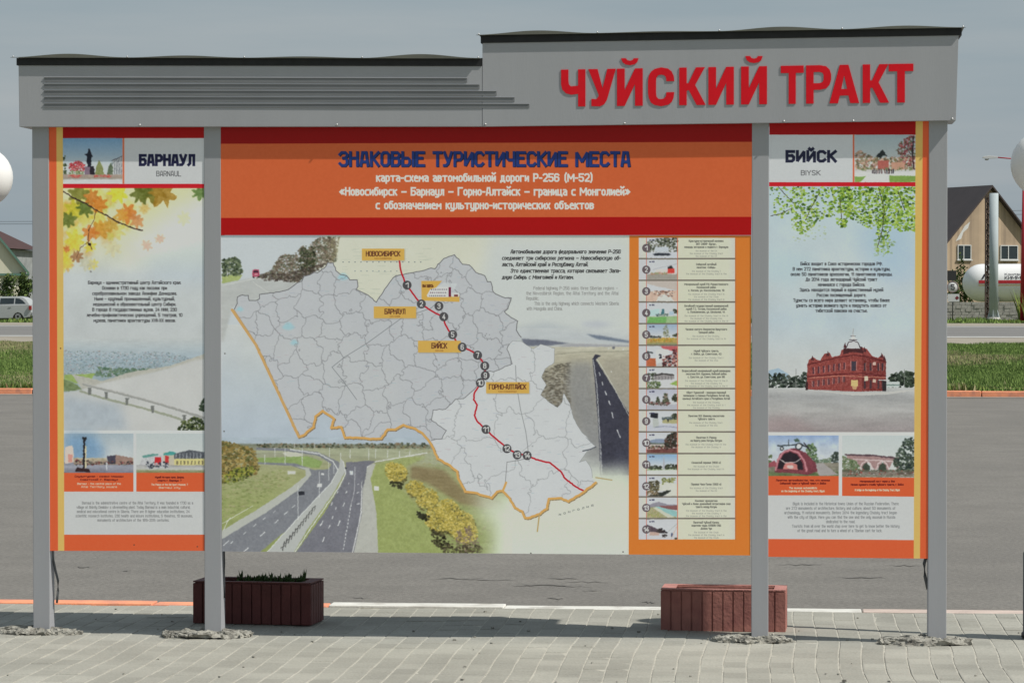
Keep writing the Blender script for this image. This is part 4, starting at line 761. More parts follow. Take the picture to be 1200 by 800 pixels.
    A.poly([(380, 380), (400, 385), (470, 440), (460, 500), (300, 404)], (186, 188, 190), alpha=.4, soft=8)
    for x, y, r in ((338, 382, 6.5), (345, 401, 4.5), (402, 324, 6), (281, 362, 4)): A.poly([(x + r * math.cos(t) * (1 + .3 * math.sin(3*t)), y + r * .7 * math.sin(t)) for t in np.linspace(0, 6, 14)], (150, 192, 204), alpha=.8, soft=1)
    M1 = A.mask(alt); cells(A, M1, 118, 4, (122, 122, 128), 9, .75); M2 = A.mask(white); cells(A, M2, 22, 12, (126, 128, 132), 9, .6)
    for i in range(620):
        x = rs.uniform(275, 690); y = rs.uniform(305, 600); qx, qy = A.q(x, y); ok = False
        for M in (M1, M2):
            u = int(qx) - M[0]; v = int(qy) - M[1]
            if 0 <= u < M[4].shape[1] - 24 and 0 <= v < M[4].shape[0] and M[4][v, u] > .5 and M[4][v, u + 20] > .5: ok = True
        if ok: A.line([(x, y), (x + rs.uniform(2, 7), y)], .55, rs.choice([(150, 158, 178), (160, 162, 168), (150, 176, 186), (176, 160, 168)]), .55)
    A.line([(520, 347), (505, 361), (470, 373), (430, 402), (404, 418), (389, 430), (402, 446), (418, 468)], .8, (118, 122, 128), .8)
    A.line([(604, 428), (605, 450), (610, 480), (616, 505), (618, 520), (620, 540)], .9, (130, 132, 136), .8); A.line([(592, 566), (594, 541), (607, 539), (620, 536)], .8, (118, 118, 122), .8)
    A.line([(683, 528), (692, 526), (698, 523)], 1.6, (70, 74, 84), .8)
    A.line(n, 1.0, (104, 104, 108), .9); A.line(mb_, .9, (112, 112, 116), .85); A.line(e, .6, (140, 142, 146), .7)
    tan_ = [(273.5, 364)] + s1 + s2
    A.line([(x + .8, y + .9) for x, y in tan_], 3.0, (120, 92, 60), .55); A.line(tan_, 2.7, (210, 158, 88)); A.line([(272, 363)] + s1[:1] + [(350, 511)], 3.2, (198, 156, 98))
    A.line([(589, 575), (593, 565)], 2.6, (210, 158, 88)); A.line([(698, 559), (717, 562)], 1.3, (176, 156, 110)); A.line([(632, 602), (629.6, 622)], 1.5, (180, 152, 100))
    A.line(wiggle(ROUTE, .3, 7, 2), 1.9, (186, 30, 44))
    def lab(t, x0_, y0_, x1_, y1_, wd, h):
        A.rect(x0_ + .8, y0_ + 1, x1_ + .8, y1_ + 1, (120, 110, 90), alpha=.4, soft=.8); A.rect(x0_, y0_, x1_, y1_, (220, 164, 78)); xm = (x0_ + x1_) / 2
        A.text(t, xm, y1_ - 4.6, h, wd, .95, (84, 44, 34)); A.text('NOVOSIBIRSK'[:len(t)], xm, y1_ - 1.2, 1.8, wd * .5, .35, (150, 104, 50))
    lab('НОВОСИБИРСК', 424, 291.4, 473.8, 305, 40.5, 6.2); lab('БАРНАУЛ', 438, 359, 487.6, 372.7, 24.5, 6.4); lab('БИЙСК', 489.8, 399, 539.8, 412.8, 18.5, 6.6); lab('ГОРНО-АЛТАЙСК', 569.6, 447.4, 620, 460.6, 44, 6.2)
    A.poly([(493.6, 329), (518, 329), (510, 338), (504, 347), (538.4, 346), (538.4, 353.6), (494, 352)], (220, 164, 78)); A.text('ВЫ ЗДЕСЬ', 501.5, 336.6, 3.4, 13, .8, (96, 56, 30))
    A.poly([(512, 336), (520, 331), (536, 332), (532, 340)], (196, 200, 204), alpha=.8, soft=.5); A.poly([(500, 346), (504, 339), (514, 336), (528, 336), (528, 348), (501, 348)], (206, 204, 206)); A.rect(525.6, 336.4, 528.4, 347.8, (110, 30, 60)); A.rect(529, 343, 538, 347.6, (206, 206, 208)); A.rect(532, 345, 536.6, 347.4, (120, 60, 60))
    for j, yy in enumerate((338.5, 342.2, 345.8)):
        for i in range(9): A.rect(505 + i * 2.2 - j, yy, 506.2 + i * 2.2 - j, yy + 1.2, rs.choice([(100, 60, 80), (130, 110, 130), (90, 90, 100)]))
    for i, (x, y) in enumerate([(477,334),(493.7,356),(514.3,358.6),(520,371),(530.4,391.9),(541.6,406.5),(559.6,416),(568,428.5),(568.6,439.6),(562.8,448.3),(569.4,502.7),(594,525.2),(606,532.5),(617.6,533.3)]):
        A.disc(x, y, 5.3, (76, 74, 78)); t = str(i + 1)
        A.text(t, x, y + 3.1, 6.4, 3.8 if len(t) == 1 else 7.0, 1.0, (214, 214, 216), gap=1.2)
    for i, ch in enumerate('монголия'): A.text(ch, 656 + i * 5.4, 603.5 - i * 1.5, 3.2, 2.6, .5, (110, 112, 112), shear=.1)
    for i, (t, x, wd) in enumerate([('Автомобильная дорога федерального значения Р-256', 598, 129), ('соединяет три сибирских региона – Новосибирскую об-', 588, 139), ('ласть, Алтайский край и Республику Алтай.', 588, 101), ('Это единственная трасса, которая связывает Запа-', 598, 129), ('дную Сибирь с Монголией и Китаем.', 588, 84)]):
        A.text(t, x, 297.2 + i * 7.45, 4.7, wd, .8, (52, 52, 54), align='l', shear=.18)
    for i, (t, x, wd) in enumerate([('Federal highway P-256 joins three Siberian regions –', 625, 99), ('the Novosibirsk Region, the Altai Territory and the Altai', 616.5, 108), ('Republic.', 616.5, 15), ('This is the only highway which connects Western Siberia', 626, 99), ('with Mongolia and China.', 617, 42)]):
        A.text(t, x, 339.5 + i * 6.0, 4.0, wd, .55, (142, 142, 142), align='l')
    # orange list of places
    A.poly([(737.4, 268), (890, 268), (890, 660), (736.6, 660)], ORA)
    A.rect(861.6, 280, 862.6, 632, (150, 96, 60), alpha=.6)
    TX = ['Культурно-исторический комплекс|ВАТ СИБИР -Бугры-,|площадь ветеранов и подвига г. Барнаула', 'Сибирский литейный|памятник -Сибирь-', 'Мемориальный музей Р.И. Рождественского|Косихинский район|с. Косиха, ул. Комсомольская, 19', 'Алтайский государственный краеведческий|музей Г.С. Титова, Косихинский район|с. Полковниково, ул. Школьная, 14',
          'Часовня святого Иннокентия Иркутского|Троицкий район', 'Музей Чуйского тракта,|г. Бийск, ул. Советская, 42', 'Всероссийский мемориальный музей-заповедник|писателя В.М. Шукшина, Бийский район|с. Сростки, ул. Советская, дом 86', 'Ойрот-Туринский - природно-парковый|заповедник и граница Республики Алтай под|крыльцо Алтайского края и Республики Алтай',
          'Памятник В.Я. Шишкову изыскателю|Чуйского тракта', 'Памятник Н. Рериху|на берегу реки Катунь Катуни', 'Семинский перевал (1800 м)', 'Перевал Чике-Таман (1300 м)', 'Комплекс археологии:|Чуйской и более древнейшей петроглифов скал|тракта между Катунь', 'Памятный Чуйский Камень|водителю труда. КАЛБАК-ТАШ|Долина Чуи']
    for k in range(14):
        ya = 278.6 + k * 25.32; yb = ya + 23.6
        if k < 13: A.rect(748.4, yb - .3, 861.4, yb + 2.1, (112, 104, 96))
        A.grad(748.4, ya, 861.2, yb, [(0, (198, 196, 196)), (.1, (200, 200, 184)), (.42, (204, 202, 184)), (.5, (204, 204, 184)), (.92, (204, 204, 186)), (1, (198, 196, 190))], horiz=True, tex=.006, cell=30)
        if k % 2 == 1: A.rect(748.4, ya, 757.4, yb, (194, 194, 200))
        thumb(A, k + 1, 757.6, ya, 793.6, yb)
        A.line([(757.4, ya), (757.4, yb)], .6, (196, 90, 80)); A.line([(793.8, ya), (793.8, yb)], .9, (206, 110, 86))
        yc = ya + 12; A.disc(757.2, yc, 4.8, (98, 86, 92)); t = str(k + 1)
        A.text(t, 757.2, yc + 2.9, 5.8, 3.4 if k < 9 else 6.4, .95, (222, 220, 220), gap=1.2)
        ls = TX[k].split('|'); y = yc - 3.2 if len(ls) == 1 else (yc - 5 if len(ls) == 2 else yc - 7)
        if len(ls) == 1: y = yc - 1
        for j, s in enumerate(ls): A.text(s, 827.5, y + j * 3.55, 2.5, min(58, len(s) * 1.32), .5, (112, 112, 104))
        y += len(ls) * 3.55 + .7
        for j in range(2 if len(ls) < 3 else 3):
            L = 20 + (k * 7 + j * 11) % 22; A.text('the museum of the Chuisky tract in the Altai region'[:L], 827.5, y + j * 3.1, 2.0, L * 1.25, .36, (160, 160, 150))
    A.poly([(250, 268), (259.8, 268), (261.3, 660), (250, 660)], (60, 60, 62), alpha=.0)
    for x, y in ((263.5, 414), (262.6, 505), (622, 647.6), (730, 646)): A.disc(x, y, .8, (70, 66, 64))
    A.noise_over(x0, 268, x1, y1, .012, 5, 29)
    return A

def art_title():
    A = Art([(258.4, 142), (881.6, 140), (880.4, 275.6), (258.6, 275.6)], PY - .003)
    A.rect(250, 130, 890, 280, (198, 90, 48)); 
    A.poly([(250, 130), (890, 130), (890, 166.2), (250, 168.6)], (142, 0, 0))
    A.poly([(250, 255.4), (890, 254), (890, 280), (250, 280)], (164, 0, 8))
    for off, c in ((.7, (24, 22, 30)), (0, (30, 52, 118))):
        A.text('ЗНАКОВЫЕ ТУРИСТИЧЕСКИЕ МЕСТА', 567.6 + off, 195.6 + off, 18.4, 342, 3.3, c, gap=1.9)
    for t, y, wd in (('карта-схема автомобильной дороги Р-256 (М-52)', 213.2, 255), ('«Новосибирск – Барнаул – Горно-Алтайск – граница с Монголией»', 229.4, 341), ('с обозначением культурно-исторических объектов', 245.4, 256)):
        A.text(t, 568, y, 10.2, wd, 1.95, (214, 206, 200), gap=1.9)
    A.noise_over(250, 130, 890, 280, .010, 9, 39)
    return A

def build_board():
    # posts: square steel tubes
    for (xa, xb, yb_, lab) in ((38.6, 58.2, 746, None), (239.6, 259.4, 747, None), (880.6, 900.4, 752, None), (1087.6, 1109.4, 754, None)):
        pa = onY(xa, 600, 0); pb = onY(xb, 600, 0)
        mb = MB(); mb.box((pa.x, 0, -.25), (pb.x, .10, 2.56)); mb.build('post', M_GREY, BOARD, .003)
        # broken concrete poured round the foot
        cx = (pa.x + pb.x) / 2; rs = random.Random(int(xa)); n = 22; r_ = bmesh.new()
        v = []
        for ring, (sc_, h) in enumerate(((1.0, 0), (.97, .010), (.8, .018), (.45, .026), (.0, .03))):
            v.append([r_.verts.new((cx + MOUND[int(xa)][0] + sc_ * (MOUND[int(xa)][1] + rs.uniform(-.02, .02)) * math.cos(2*math.pi*k/n), 0.035 + sc_ * (.098 + rs.uniform(-.03, .02)) * math.sin(2*math.pi*k/n), h + (rs.uniform(-.006, .012) if ring else -.004))) for k in range(n)])
        for a, b in zip(v, v[1:]):
            for k in range(n): r_.faces.new((a[k], a[(k+1) % n], b[(k+1) % n], b[k]))
        bmesh.ops.subdivide_edges(r_, edges=r_.edges[:], cuts=2, use_grid_fill=True)
        for q in r_.verts: q.co += Vector((rs.uniform(-.006, .006), rs.uniform(-.006, .006), rs.uniform(-.005, .006)))
        me = bpy.data.meshes.new('concrete_footing'); r_.to_mesh(me); r_.free(); link('concrete_footing', me, M_RUBBLE, BOARD)
        mb = MB()
        for k in range(46):
            a = rs.uniform(0, 6.28); d = rs.uniform(.5, 1.06); s = rs.uniform(.003, .012)
            p = Vector((cx + MOUND[int(xa)][0] + d * MOUND[int(xa)][1] * math.cos(a), .03 + d * .12 * math.sin(a), .006 + .022 * (1 - d * .8)))
            mb.box(p - Vector((s, s, s * .6)), p + Vector((s, s, s * .6)), Matrix.Rotation(rs.uniform(0, 3), 3, Vector((rs.random(), rs.random(), 1)).normalized()))
        o = mb.build('concrete_crumbs', M_RUBBLE, BOARD); o['kind'] = 'stuff'
    # header box: front sheets follow the two steps
    HY = -.038
    f = lambda x, y: onY(x, y, HY)
    left = [f(21.6, 76.6), f(565, 77.6), f(565, 148.4), f(22.6, 148.8)]
    right = [f(565, 50.6), f(1123.4, 41.5), f(1120.2, 141.2), f(565, 148.4)]
    mb = MB()
    mb.prism([(p.x, HY, p.z) for p in left], (0, .34, 0)); 
    hd = mb.build('header_sheet', M_GREY, BOARD, .002)
    mb = MB(); mb.prism([(p.x + (.0015 if i in (0, 3) else 0), HY - .001, p.z) for i, p in enumerate(right)], (0, .341, 0)); hd2 = mb.build('header_sheet', M_GREY, BOARD, .0008)
    # black fascia and wavy roof sheets
    def roof(xa, ya, xb, yb_, cap0, cap1, h, waves, seed):
        a = f(xa, ya); b = f(xb, yb_); ca = f(cap0, ya - h - 1.2); cb = f(cap1, yb_ - h - 1.0); t = h / F * 15.0
        mb = MB(); mb.prism([(a.x, HY - .005, a.z), (b.x, HY - .005, b.z), (b.x, HY - .005, b.z + t), (a.x, HY - .005, a.z + t)], (0, .35, 0)); mb.build('fascia_board', M_BLACK, BOARD)
        n = 120; vs = []; fs = []; L = cb.x - ca.x
        for i in range(n + 1):
            u = i / n; x = ca.x + L * u; ph = (u * waves) % 1.0
            bulge = .019 * math.sin(math.pi * ph) ** 2 * (.6 + .4 * math.sin(seed + int(u * waves) * 2.3))
            z0 = ca.z + (cb.z - ca.z) * u - .003
            for (y, dz) in ((HY - .022, bulge), (HY + .13, bulge * .6 + .012), (HY + .37, .004)):
                vs.append((x, y, z0 + dz)); vs.append((x, y, (z0 - .002) if y < HY else z0 + dz - .002))
        for i in range(n):
            q = i * 6; r = q + 6
            fs += [(q, r, r + 2, q + 2), (q + 2, r + 2, r + 4, q + 4), (q + 3, r + 3, r + 1, q + 1), (q + 5, r + 5, r + 3, q + 3), (q + 1, r + 1, r, q), (q + 4, r + 4, r + 5, q + 5)]
        fs += [(0, 2, 3, 1), (2, 4, 5, 3), (n*6+1, n*6+3, n*6+2, n*6), (n*6+3, n*6+5, n*6+4, n*6+2)]
        o = pydata('roof_sheet', vs, fs, M_ROOF, BOARD)
        for i in range(waves + 1):
            u = min(.995, max(.005, i / waves)); x = ca.x + L * u; z0 = ca.z + (cb.z - ca.z) * u
            mb = MB(); mb.lathe([(.004, 0), (.004, .006), (.002, .009)], 6, (x, HY - .012, z0 - .003)); mb.build('roof_screw', M_STEEL, BOARD)
    roof(19.6, 76.8, 564.6, 77.6, 13.5, 563.5, 8.6, 4, 1.0)
    roof(563.4, 50.8, 1127, 41.7, 558.5, 1131.5, 8.8, 4, 2.4)
    # five applied trim strips running into the step
    for y0, xe, y1 in ((93.4, 547.5, 94.4), (101, 562, 101.9), (108.7, 582, 109.6), (116.4, 603, 116.9), (124.0, 620.4, 124.5)):
        a = f(52, y0); b = f(xe, y1); h = .0095; mb = MB(); yo = HY - .003
        n = 14; top = []; bot = []
        for i in range(n + 1):
            u = i / n; x = a.x + (b.x - a.x) * u; z = a.z + (b.z - a.z) * u + .0012 * math.sin(u * 9 + y0)
            top.append(Vector((x, yo, z + h))); bot.append(Vector((x, yo, z - h)))
        for i in range(n): mb.prism([top[i], top[i+1], bot[i+1], bot[i]], (0, .0045, 0), True)
        bmesh.ops.remove_doubles(mb.b, verts=mb.b.verts, dist=1e-5)
        mb.build('trim_strip', M_STRIP, BOARD)
        mb = MB(); mb.prism([(a.x, yo - .003, a.z + h + .0025), (b.x, yo - .003, b.z + h + .0025), (b.x, yo - .003, b.z + h + .0005), (a.x, yo - .003, a.z + h + .0005)], (0, .007, 0)); mb.build('strip_lip', M_GREY, BOARD)
    for x, y in ((164, 146.5), (395, 146.2), (569, 145.6), (732, 144.6), (918.6, 142), (1116, 139.3), (1000, 141.6)):
        p = f(x, y); mb = MB(); mb.lathe([(.0001, -.005), (.004, -.004), (.005, 0)], 8, (p.x, HY - .002, p.z), 'Y'); mb.build('screw', M_STEEL, BOARD)
    # raised red title letters
    def letter(name, outer, holes=()):
        d = .003; yf = HY - .0015 - d
        loops = [outer] + list(holes); P = [[Vector((p.x, 0, p.z)) for p in (onY(x, y, yf) for x, y in l)] for l in loops]
        flat = [p for l in P for p in l]; tr = tessellate_polygon(P); n = len(flat)
        vs = [(p.x, yf, p.z) for p in flat] + [(p.x, yf + d, p.z) for p in flat]
        fs = [tuple(t) for t in tr] + [tuple(i + n for i in t[::-1]) for t in tr]; b = 0
        for l in P:
            m_ = len(l)
            for i in range(m_): fs.append((b + i, b + (i+1) % m_, n + b + (i+1) % m_, n + b + i))
            b += m_
        me = bpy.data.meshes.new(name); me.from_pydata(vs, [], fs); me.update()
        bm = bmesh.new(); bm.from_mesh(me); bmesh.ops.recalc_face_normals(bm, faces=bm.faces); bm.to_mesh(me); bm.free()
        return link('letter', me, M_RED, BOARD)
    def arc(cx, cy, rx, ry, a0, a1, n=10): return [(cx + rx * math.cos(R(a0 + (a1 - a0) * i / n)), cy + ry * math.sin(R(a0 + (a1 - a0) * i / n))) for i in range(n + 1)]
    def T(pts, x0, x1, x):         # unit square -> the letter's place on the sloping line
        o = []
        for u, v in pts:
            X = x0 + (x1 - x0) * u; tp = 81.9 - (X - 657) * .0172; bt = 125.2 - (X - 657) * .0124
            o.append((X, tp + (bt - tp) * v))
        return o
    sw = .30
    CH = [(0, 0), (sw, 0), (sw, .3)] + [(sw + .02, .40), (sw + .1, .455), (1 - sw, .44), (1 - sw, 0), (1, 0), (1, 1), (1 - sw, 1), (1 - sw, .66), (.42, .68), (.2, .64), (.05, .54), (0, .40)]
    UU = [(-.02, 0), (.33, 0), (.52, .52), (.70, 0), (1.02, 0), (.68, .84), (.58, .95), (.42, 1.005), (.10, .995), (.10, .80), (.28, .81), (.36, .75), (.375, .70)]
    II = [(0, 0), (sw, 0), (sw, .58), (1 - sw, 0), (1, 0), (1, 1), (1 - sw, 1), (1 - sw, .42), (sw, 1), (0, 1)]
    SS = [(1, .355), (.70, .355), (.68, .25)] + [(.62, .195), (.5, .175), (.38, .195), (.315, .26), (.305, .36), (.305, .66), (.32, .76), (.39, .82), (.5, .835), (.62, .81), (.68, .75), (.70, .65), (1, .65), (.97, .80), (.90, .91), (.78, .98), (.5, 1.02), (.25, .985), (.11, .92), (.03, .80), (0, .66), (0, .34), (.03, .20), (.12, .09), (.26, .02), (.5, -.015), (.76, .02), (.90, .10), (.975, .21)]
    KK = [(0, 0), (.29, 0), (.29, .42), (.36, .42), (.65, 0), (1.0, 0), (.62, .47), (1.03, 1), (.68, 1), (.37, .60), (.29, .62), (.29, 1), (0, 1)]
    TT = [(0, 0), (1, 0), (1, .19), (.655, .19), (.655, 1), (.345, 1), (.345, .19), (0, .19)]
    PP = [(0, 0), (.55, 0), (.80, .03), (.94, .12), (1, .24), (1, .38), (.94, .51), (.80, .61), (.55, .64), (.30, .64), (.30, 1), (0, 1)]; PH = [(.30, .175), (.30, .47), (.54, .47), (.66, .44), (.70, .38), (.70, .26), (.66, .20), (.54, .175)]
    AA = [(.35, 0), (.64, 0), (1, 1), (.70, 1), (.64, .80), (.35, .80), (.29, 1), (0, 1)]; AH = [(.495, .27), (.595, .63), (.40, .63)]
    for ch, x0, x1 in (('Ч', 657.5, 686), ('У', 690, 721), ('Й', 723, 753.2), ('С', 759.4, 790.2), ('К', 796, 826), ('И', 830.2, 860), ('Й', 868.4, 898.8), ('Т', 915, 941.8), ('Р', 944.6, 974), ('А', 972, 1006.8), ('К', 1011, 1041), ('Т', 1041.4, 1070.4)):
        S_ = {'Ч': CH, 'У': UU, 'Й': II, 'И': II, 'С': SS, 'К': KK, 'Т': TT, 'Р': PP, 'А': AA}[ch]
        H_ = {'Р': [PH], 'А': [AH]}.get(ch, [])
        L_ = letter('letter', T(S_, x0, x1, 0), [T(h, x0, x1, 0) for h in H_])
        if ch == 'Й':
            cx = (x0 + x1) / 2; tp = 81.9 - (cx - 657) * .0172
            br = [(cx - 10.2, tp - 12.0), (cx - 4.6, tp - 12.0), (cx - 3, tp - 9.8), (cx, tp - 9.0), (cx + 3, tp - 9.8), (cx + 4.6, tp - 12.0), (cx + 10.2, tp - 12.0), (cx + 8.6, tp - 7.4), (cx + 5.2, tp - 4.8), (cx, tp - 3.9), (cx - 5.2, tp - 4.8), (cx - 8.6, tp - 7.4)]
            o = letter('letter', br); o.name = 'letter_breve'; o.parent = L_
    # printed panels
    for nm, A in (('city_panel', art_left()), ('title_panel', art_title()), ('map_panel', art_map()), ('city_panel', art_right())):
        A.panel(nm, GAIN, BOARD, .004 if nm != 'title_panel' else .006)
    # panel backs / frame rails and loose cables
    for xa, xb, ys in ((57, 240, (200, 400, 600)), (258, 881, (190, 330, 480, 620)), (900, 1090, (200, 400, 600))):
        for y in ys:
            a = onY(xa, y, 0); b = onY(xb, y, 0); mb = MB(); mb.box((a.x + .03, .013, a.z - .02), (b.x - .03, .043, a.z + .02)); mb.build('back_rail', M_GREY, BOARD)
    for pts, nm in (([(61, 640), (61.6, 652), (65, 668), (68, 680), (68, 692), (66.6, 706)], 'a'), ([(262, 636), (262.6, 660), (262.4, 700)], 'b'), ([(1086, 650), (1083, 660), (1084, 675), (1087.4, 690)], 'c')):
        mb = MB(); pp = [onY(x, y, .06) for x, y in pts]; mb.tube(pp, 0.006 if nm != 'c' else .008, 8); mb.build('cable', M_CABLE, BOARD)

MOUND = {38: (-.05, .235), 239: (-.035, .225), 880: (-.045, .20), 1087: (-.06, .23)}
build_board()

# ------------------------------------------------------------------ ground
LOT = -.11                       # the car park lies a kerb lower than the pavement
KERB_Y = onZ(600, 712.5, 0).y    # front edge of the flush kerb behind the board
KERB_B = KERB_Y + .17
FKY = 39.4                       # far kerb of the car park
FKY = onZ(600, 464, LOT).y
ROAD_A = onZ(600, 403, 0).y; ROAD_B = onZ(600, 378, 0).y

M_BRICK = bpy.data.materials.new('paving_brick'); M_BRICK.use_nodes = True
def brick_mat(m, base, pitch, off, joint=False):
    n = m.node_tree.nodes; l = m.node_tree.links; b = n['Principled BSDF']; b.inputs['Roughness'].default_value = .85; b.inputs['Specular IOR Level'].default_value = .25
    g = n.new('ShaderNodeNewGeometry'); sn = n.new('ShaderNodeVectorMath'); sn.operation = 'SUBTRACT'; sn.inputs[1].default_value = off
    sp = n.new('ShaderNodeVectorMath'); sp.operation = 'DIVIDE'; sp.inputs[1].default_value = pitch
    fl = n.new('ShaderNodeVectorMath'); fl.operation = 'FLOOR'; wn = n.new('ShaderNodeTexWhiteNoise')
    l.new(g.outputs['Position'], sn.inputs[0]); l.new(sn.outputs[0], sp.inputs[0]); l.new(sp.outputs[0], fl.inputs[0]); l.new(fl.outputs[0], wn.inputs['Vector'])
    r = n.new('ShaderNodeMapRange'); r.inputs[3].default_value = .90; r.inputs[4].default_value = 1.10; l.new(wn.outputs['Value'], r.inputs[0])
    nz_ = n.new('ShaderNodeTexNoise'); nz_.inputs['Scale'].default_value = 1.4; nz_.inputs['Detail'].default_value = 6; l.new(g.outputs['Position'], nz_.inputs['Vector'])
    r2 = n.new('ShaderNodeMapRange'); r2.inputs[1].default_value = .3; r2.inputs[2].default_value = .7; r2.inputs[3].default_value = .84; r2.inputs[4].default_value = 1.14; l.new(nz_.outputs['Fac'], r2.inputs[0])
    n3 = n.new('ShaderNodeTexNoise'); n3.inputs['Scale'].default_value = 90; n3.inputs['Detail'].default_value = 4; l.new(g.outputs['Position'], n3.inputs['Vector'])
    r3 = n.new('ShaderNodeMapRange'); r3.inputs[1].default_value = .3; r3.inputs[2].default_value = .7; r3.inputs[3].default_value = .86; r3.inputs[4].default_value = 1.14; l.new(n3.outputs['Fac'], r3.inputs[0])
    m1 = n.new('ShaderNodeMath'); m1.operation = 'MULTIPLY'; m2 = n.new('ShaderNodeMath'); m2.operation = 'MULTIPLY'
    l.new(r.outputs[0], m1.inputs[0]); l.new(r2.outputs[0], m1.inputs[1]); l.new(m1.outputs[0], m2.inputs[0]); l.new(r3.outputs[0], m2.inputs[1])
    mul = n.new('ShaderNodeVectorMath'); mul.operation = 'SCALE'; mul.inputs[0].default_value = base; l.new(m2.outputs[0], mul.inputs['Scale'])
    l.new(mul.outputs[0], b.inputs['Base Color'])
    bp = n.new('ShaderNodeBump'); bp.inputs['Strength'].default_value = .35; bp.inputs['Distance'].default_value = .004; l.new(n3.outputs['Fac'], bp.inputs['Height']); l.new(bp.outputs[0], b.inputs['Normal'])
PX, PZ = .1065, .203
brick_mat(M_BRICK, (.305, .298, .262), (PX, PZ, 50), (0, 0, -25))
M_SAND = mat('joint_sand', (.40, .385, .335), .95, .2, 30, .3, 200, coords='World')
M_ASPH = mat('old_asphalt', (.166, .156, .142), .9, .09, 2.2, .5, 120, coords='World', dark=(.150, .141, .129), darkscale=.5, detail=8, grain=.22, gscale=38)
M_ROAD = mat('road_asphalt', (.165, .16, .155), .9, .12, .3, .2, 60, coords='World', stretch=(.3, 1, 1))
M_SHOULDER = mat('gravel_shoulder', (.28, .25, .205), .95, .2, .8, .4, 60, coords='World')
M_SOIL = mat('grass_ground', (.155, .175, .075), .95, .45, .9, .4, 20, coords='World', dark=(.13, .115, .06), darkscale=.35)
M_PAINTW = mat('white_kerb_paint', (.66, .65, .61), .7, .08, 6, .3, 60, coords='World', dark=(.46, .44, .40), darkscale=5)
M_PAINTO = mat('orange_kerb_paint', (.86, .33, .18), .7, .10, 6, .3, 60, coords='World', dark=(.62, .26, .17), darkscale=7)
M_PAINTP = mat('faded_pink_kerb_paint', (.52, .42, .37), .7, .12, 6, .3, 60, coords='World')
M_LINE = mat('road_marking', (.5, .5, .48), .8, .15, 2, coords='World')

def und(x, y):     # the pavement has sunk unevenly
    dz = .005 * math.sin(x * 1.9 + .6) * math.sin(y * 1.1 + 1.2) + .002 * math.sin(x * 4.3 + y * 1.7) + .001 * math.sin(x * 9 + y * 5)
    k = max(0, min(1, (x - .9) / 1.6))
    dx = .006 * math.sin(y * 3.1 + x * .8) + k * (.009 * math.sin(y * 1.9 + .4) + .002 * math.sin(y * 4.1 + x)) + .0012 * math.sin(y * 9 + x * 5)
    return dx, dz
vs_, fs_ = [], []; nxg, nyg = 300, 100
for j_ in range(nyg + 1):
    for i_ in range(nxg + 1):
        x_ = -7 + 15 * i_ / nxg; y_ = -9 + (KERB_Y + 9) * j_ / nyg; vs_.append((x_, y_, und(x_, y_)[1] - .0032))
for j_ in range(nyg):
    for i_ in range(nxg):
        q_ = j_ * (nxg + 1) + i_; fs_.append((q_, q_ + 1, q_ + nxg + 2, q_ + nxg + 1))
b0_ = len(vs_); vs_ += [(-7, -9, -.35), (8, -9, -.35), (8, KERB_Y, -.35), (-7, KERB_Y, -.35)]; fs_ += [(b0_, b0_ + 1, nxg, 0), (b0_ + 2, b0_ + 3, nyg * (nxg + 1), (nyg + 1) * (nxg + 1) - 1)]
pav = pydata('pavement', vs_, fs_, M_SAND); tag(pav, kind='structure')
g = MB()   # far ground sheet reaching the horizon, with the raised grass verge on it
g.face([(-2500, -400, -.32), (2500, -400, -.32), (2500, 4500, -.32), (-2500, 4500, -.32)]); tag(g.build('ground', M_SOIL), kind='structure')
g = MB(); g.box((-40, KERB_B, -.3), (44, FKY - .0, LOT)); tag(g.build('car_park', M_ASPH), kind='structure')
g = MB(); g.box((-90, FKY + .15, -.3), (100, ROAD_A, -.02)); verge = tag(g.build('grass_verge', M_SOIL), kind='structure')
g = MB(); g.box((-140, ROAD_A, -.3), (150, ROAD_B, -.02)); tag(g.build('gravel_shoulder', M_SHOULDER), kind='structure')
ra = onZ(600, 394.5, 0).y; rb = onZ(600, 381, 0).y
g = MB(); g.face([(-140, ra, -.016), (150, ra, -.016), (150, rb, -.016), (-140, rb, -.016)]); road = tag(g.build('road', M_ROAD), kind='structure')
ya_ = onZ(600, 393.6, 0).y; g = MB()
for y in (onZ(600, 401.2, 0).y, onZ(600, 384.5, 0).y): 
    pass
g.face([(-140, onZ(600, 394.0, 0).y, -.012), (150, onZ(600, 394.0, 0).y, -.012), (150, onZ(600, 393.2, 0).y, -.012), (-140, onZ(600, 393.2, 0).y, -.012)]); g.build('edge_line', M_LINE, road)
g = MB(); g.face([(-140, onZ(600, 382.0, 0).y, -.012), (150, onZ(600, 382.0, 0).y, -.012), (150, onZ(600, 381.6, 0).y, -.012), (-140, onZ(600, 381.6, 0).y, -.012)]); g.build('edge_line', M_LINE, road)
g = MB(); g.box((-300, ROAD_B, -.3), (320, 700, -.01)); tag(g.build('village_ground', M_SOIL), kind='structure')

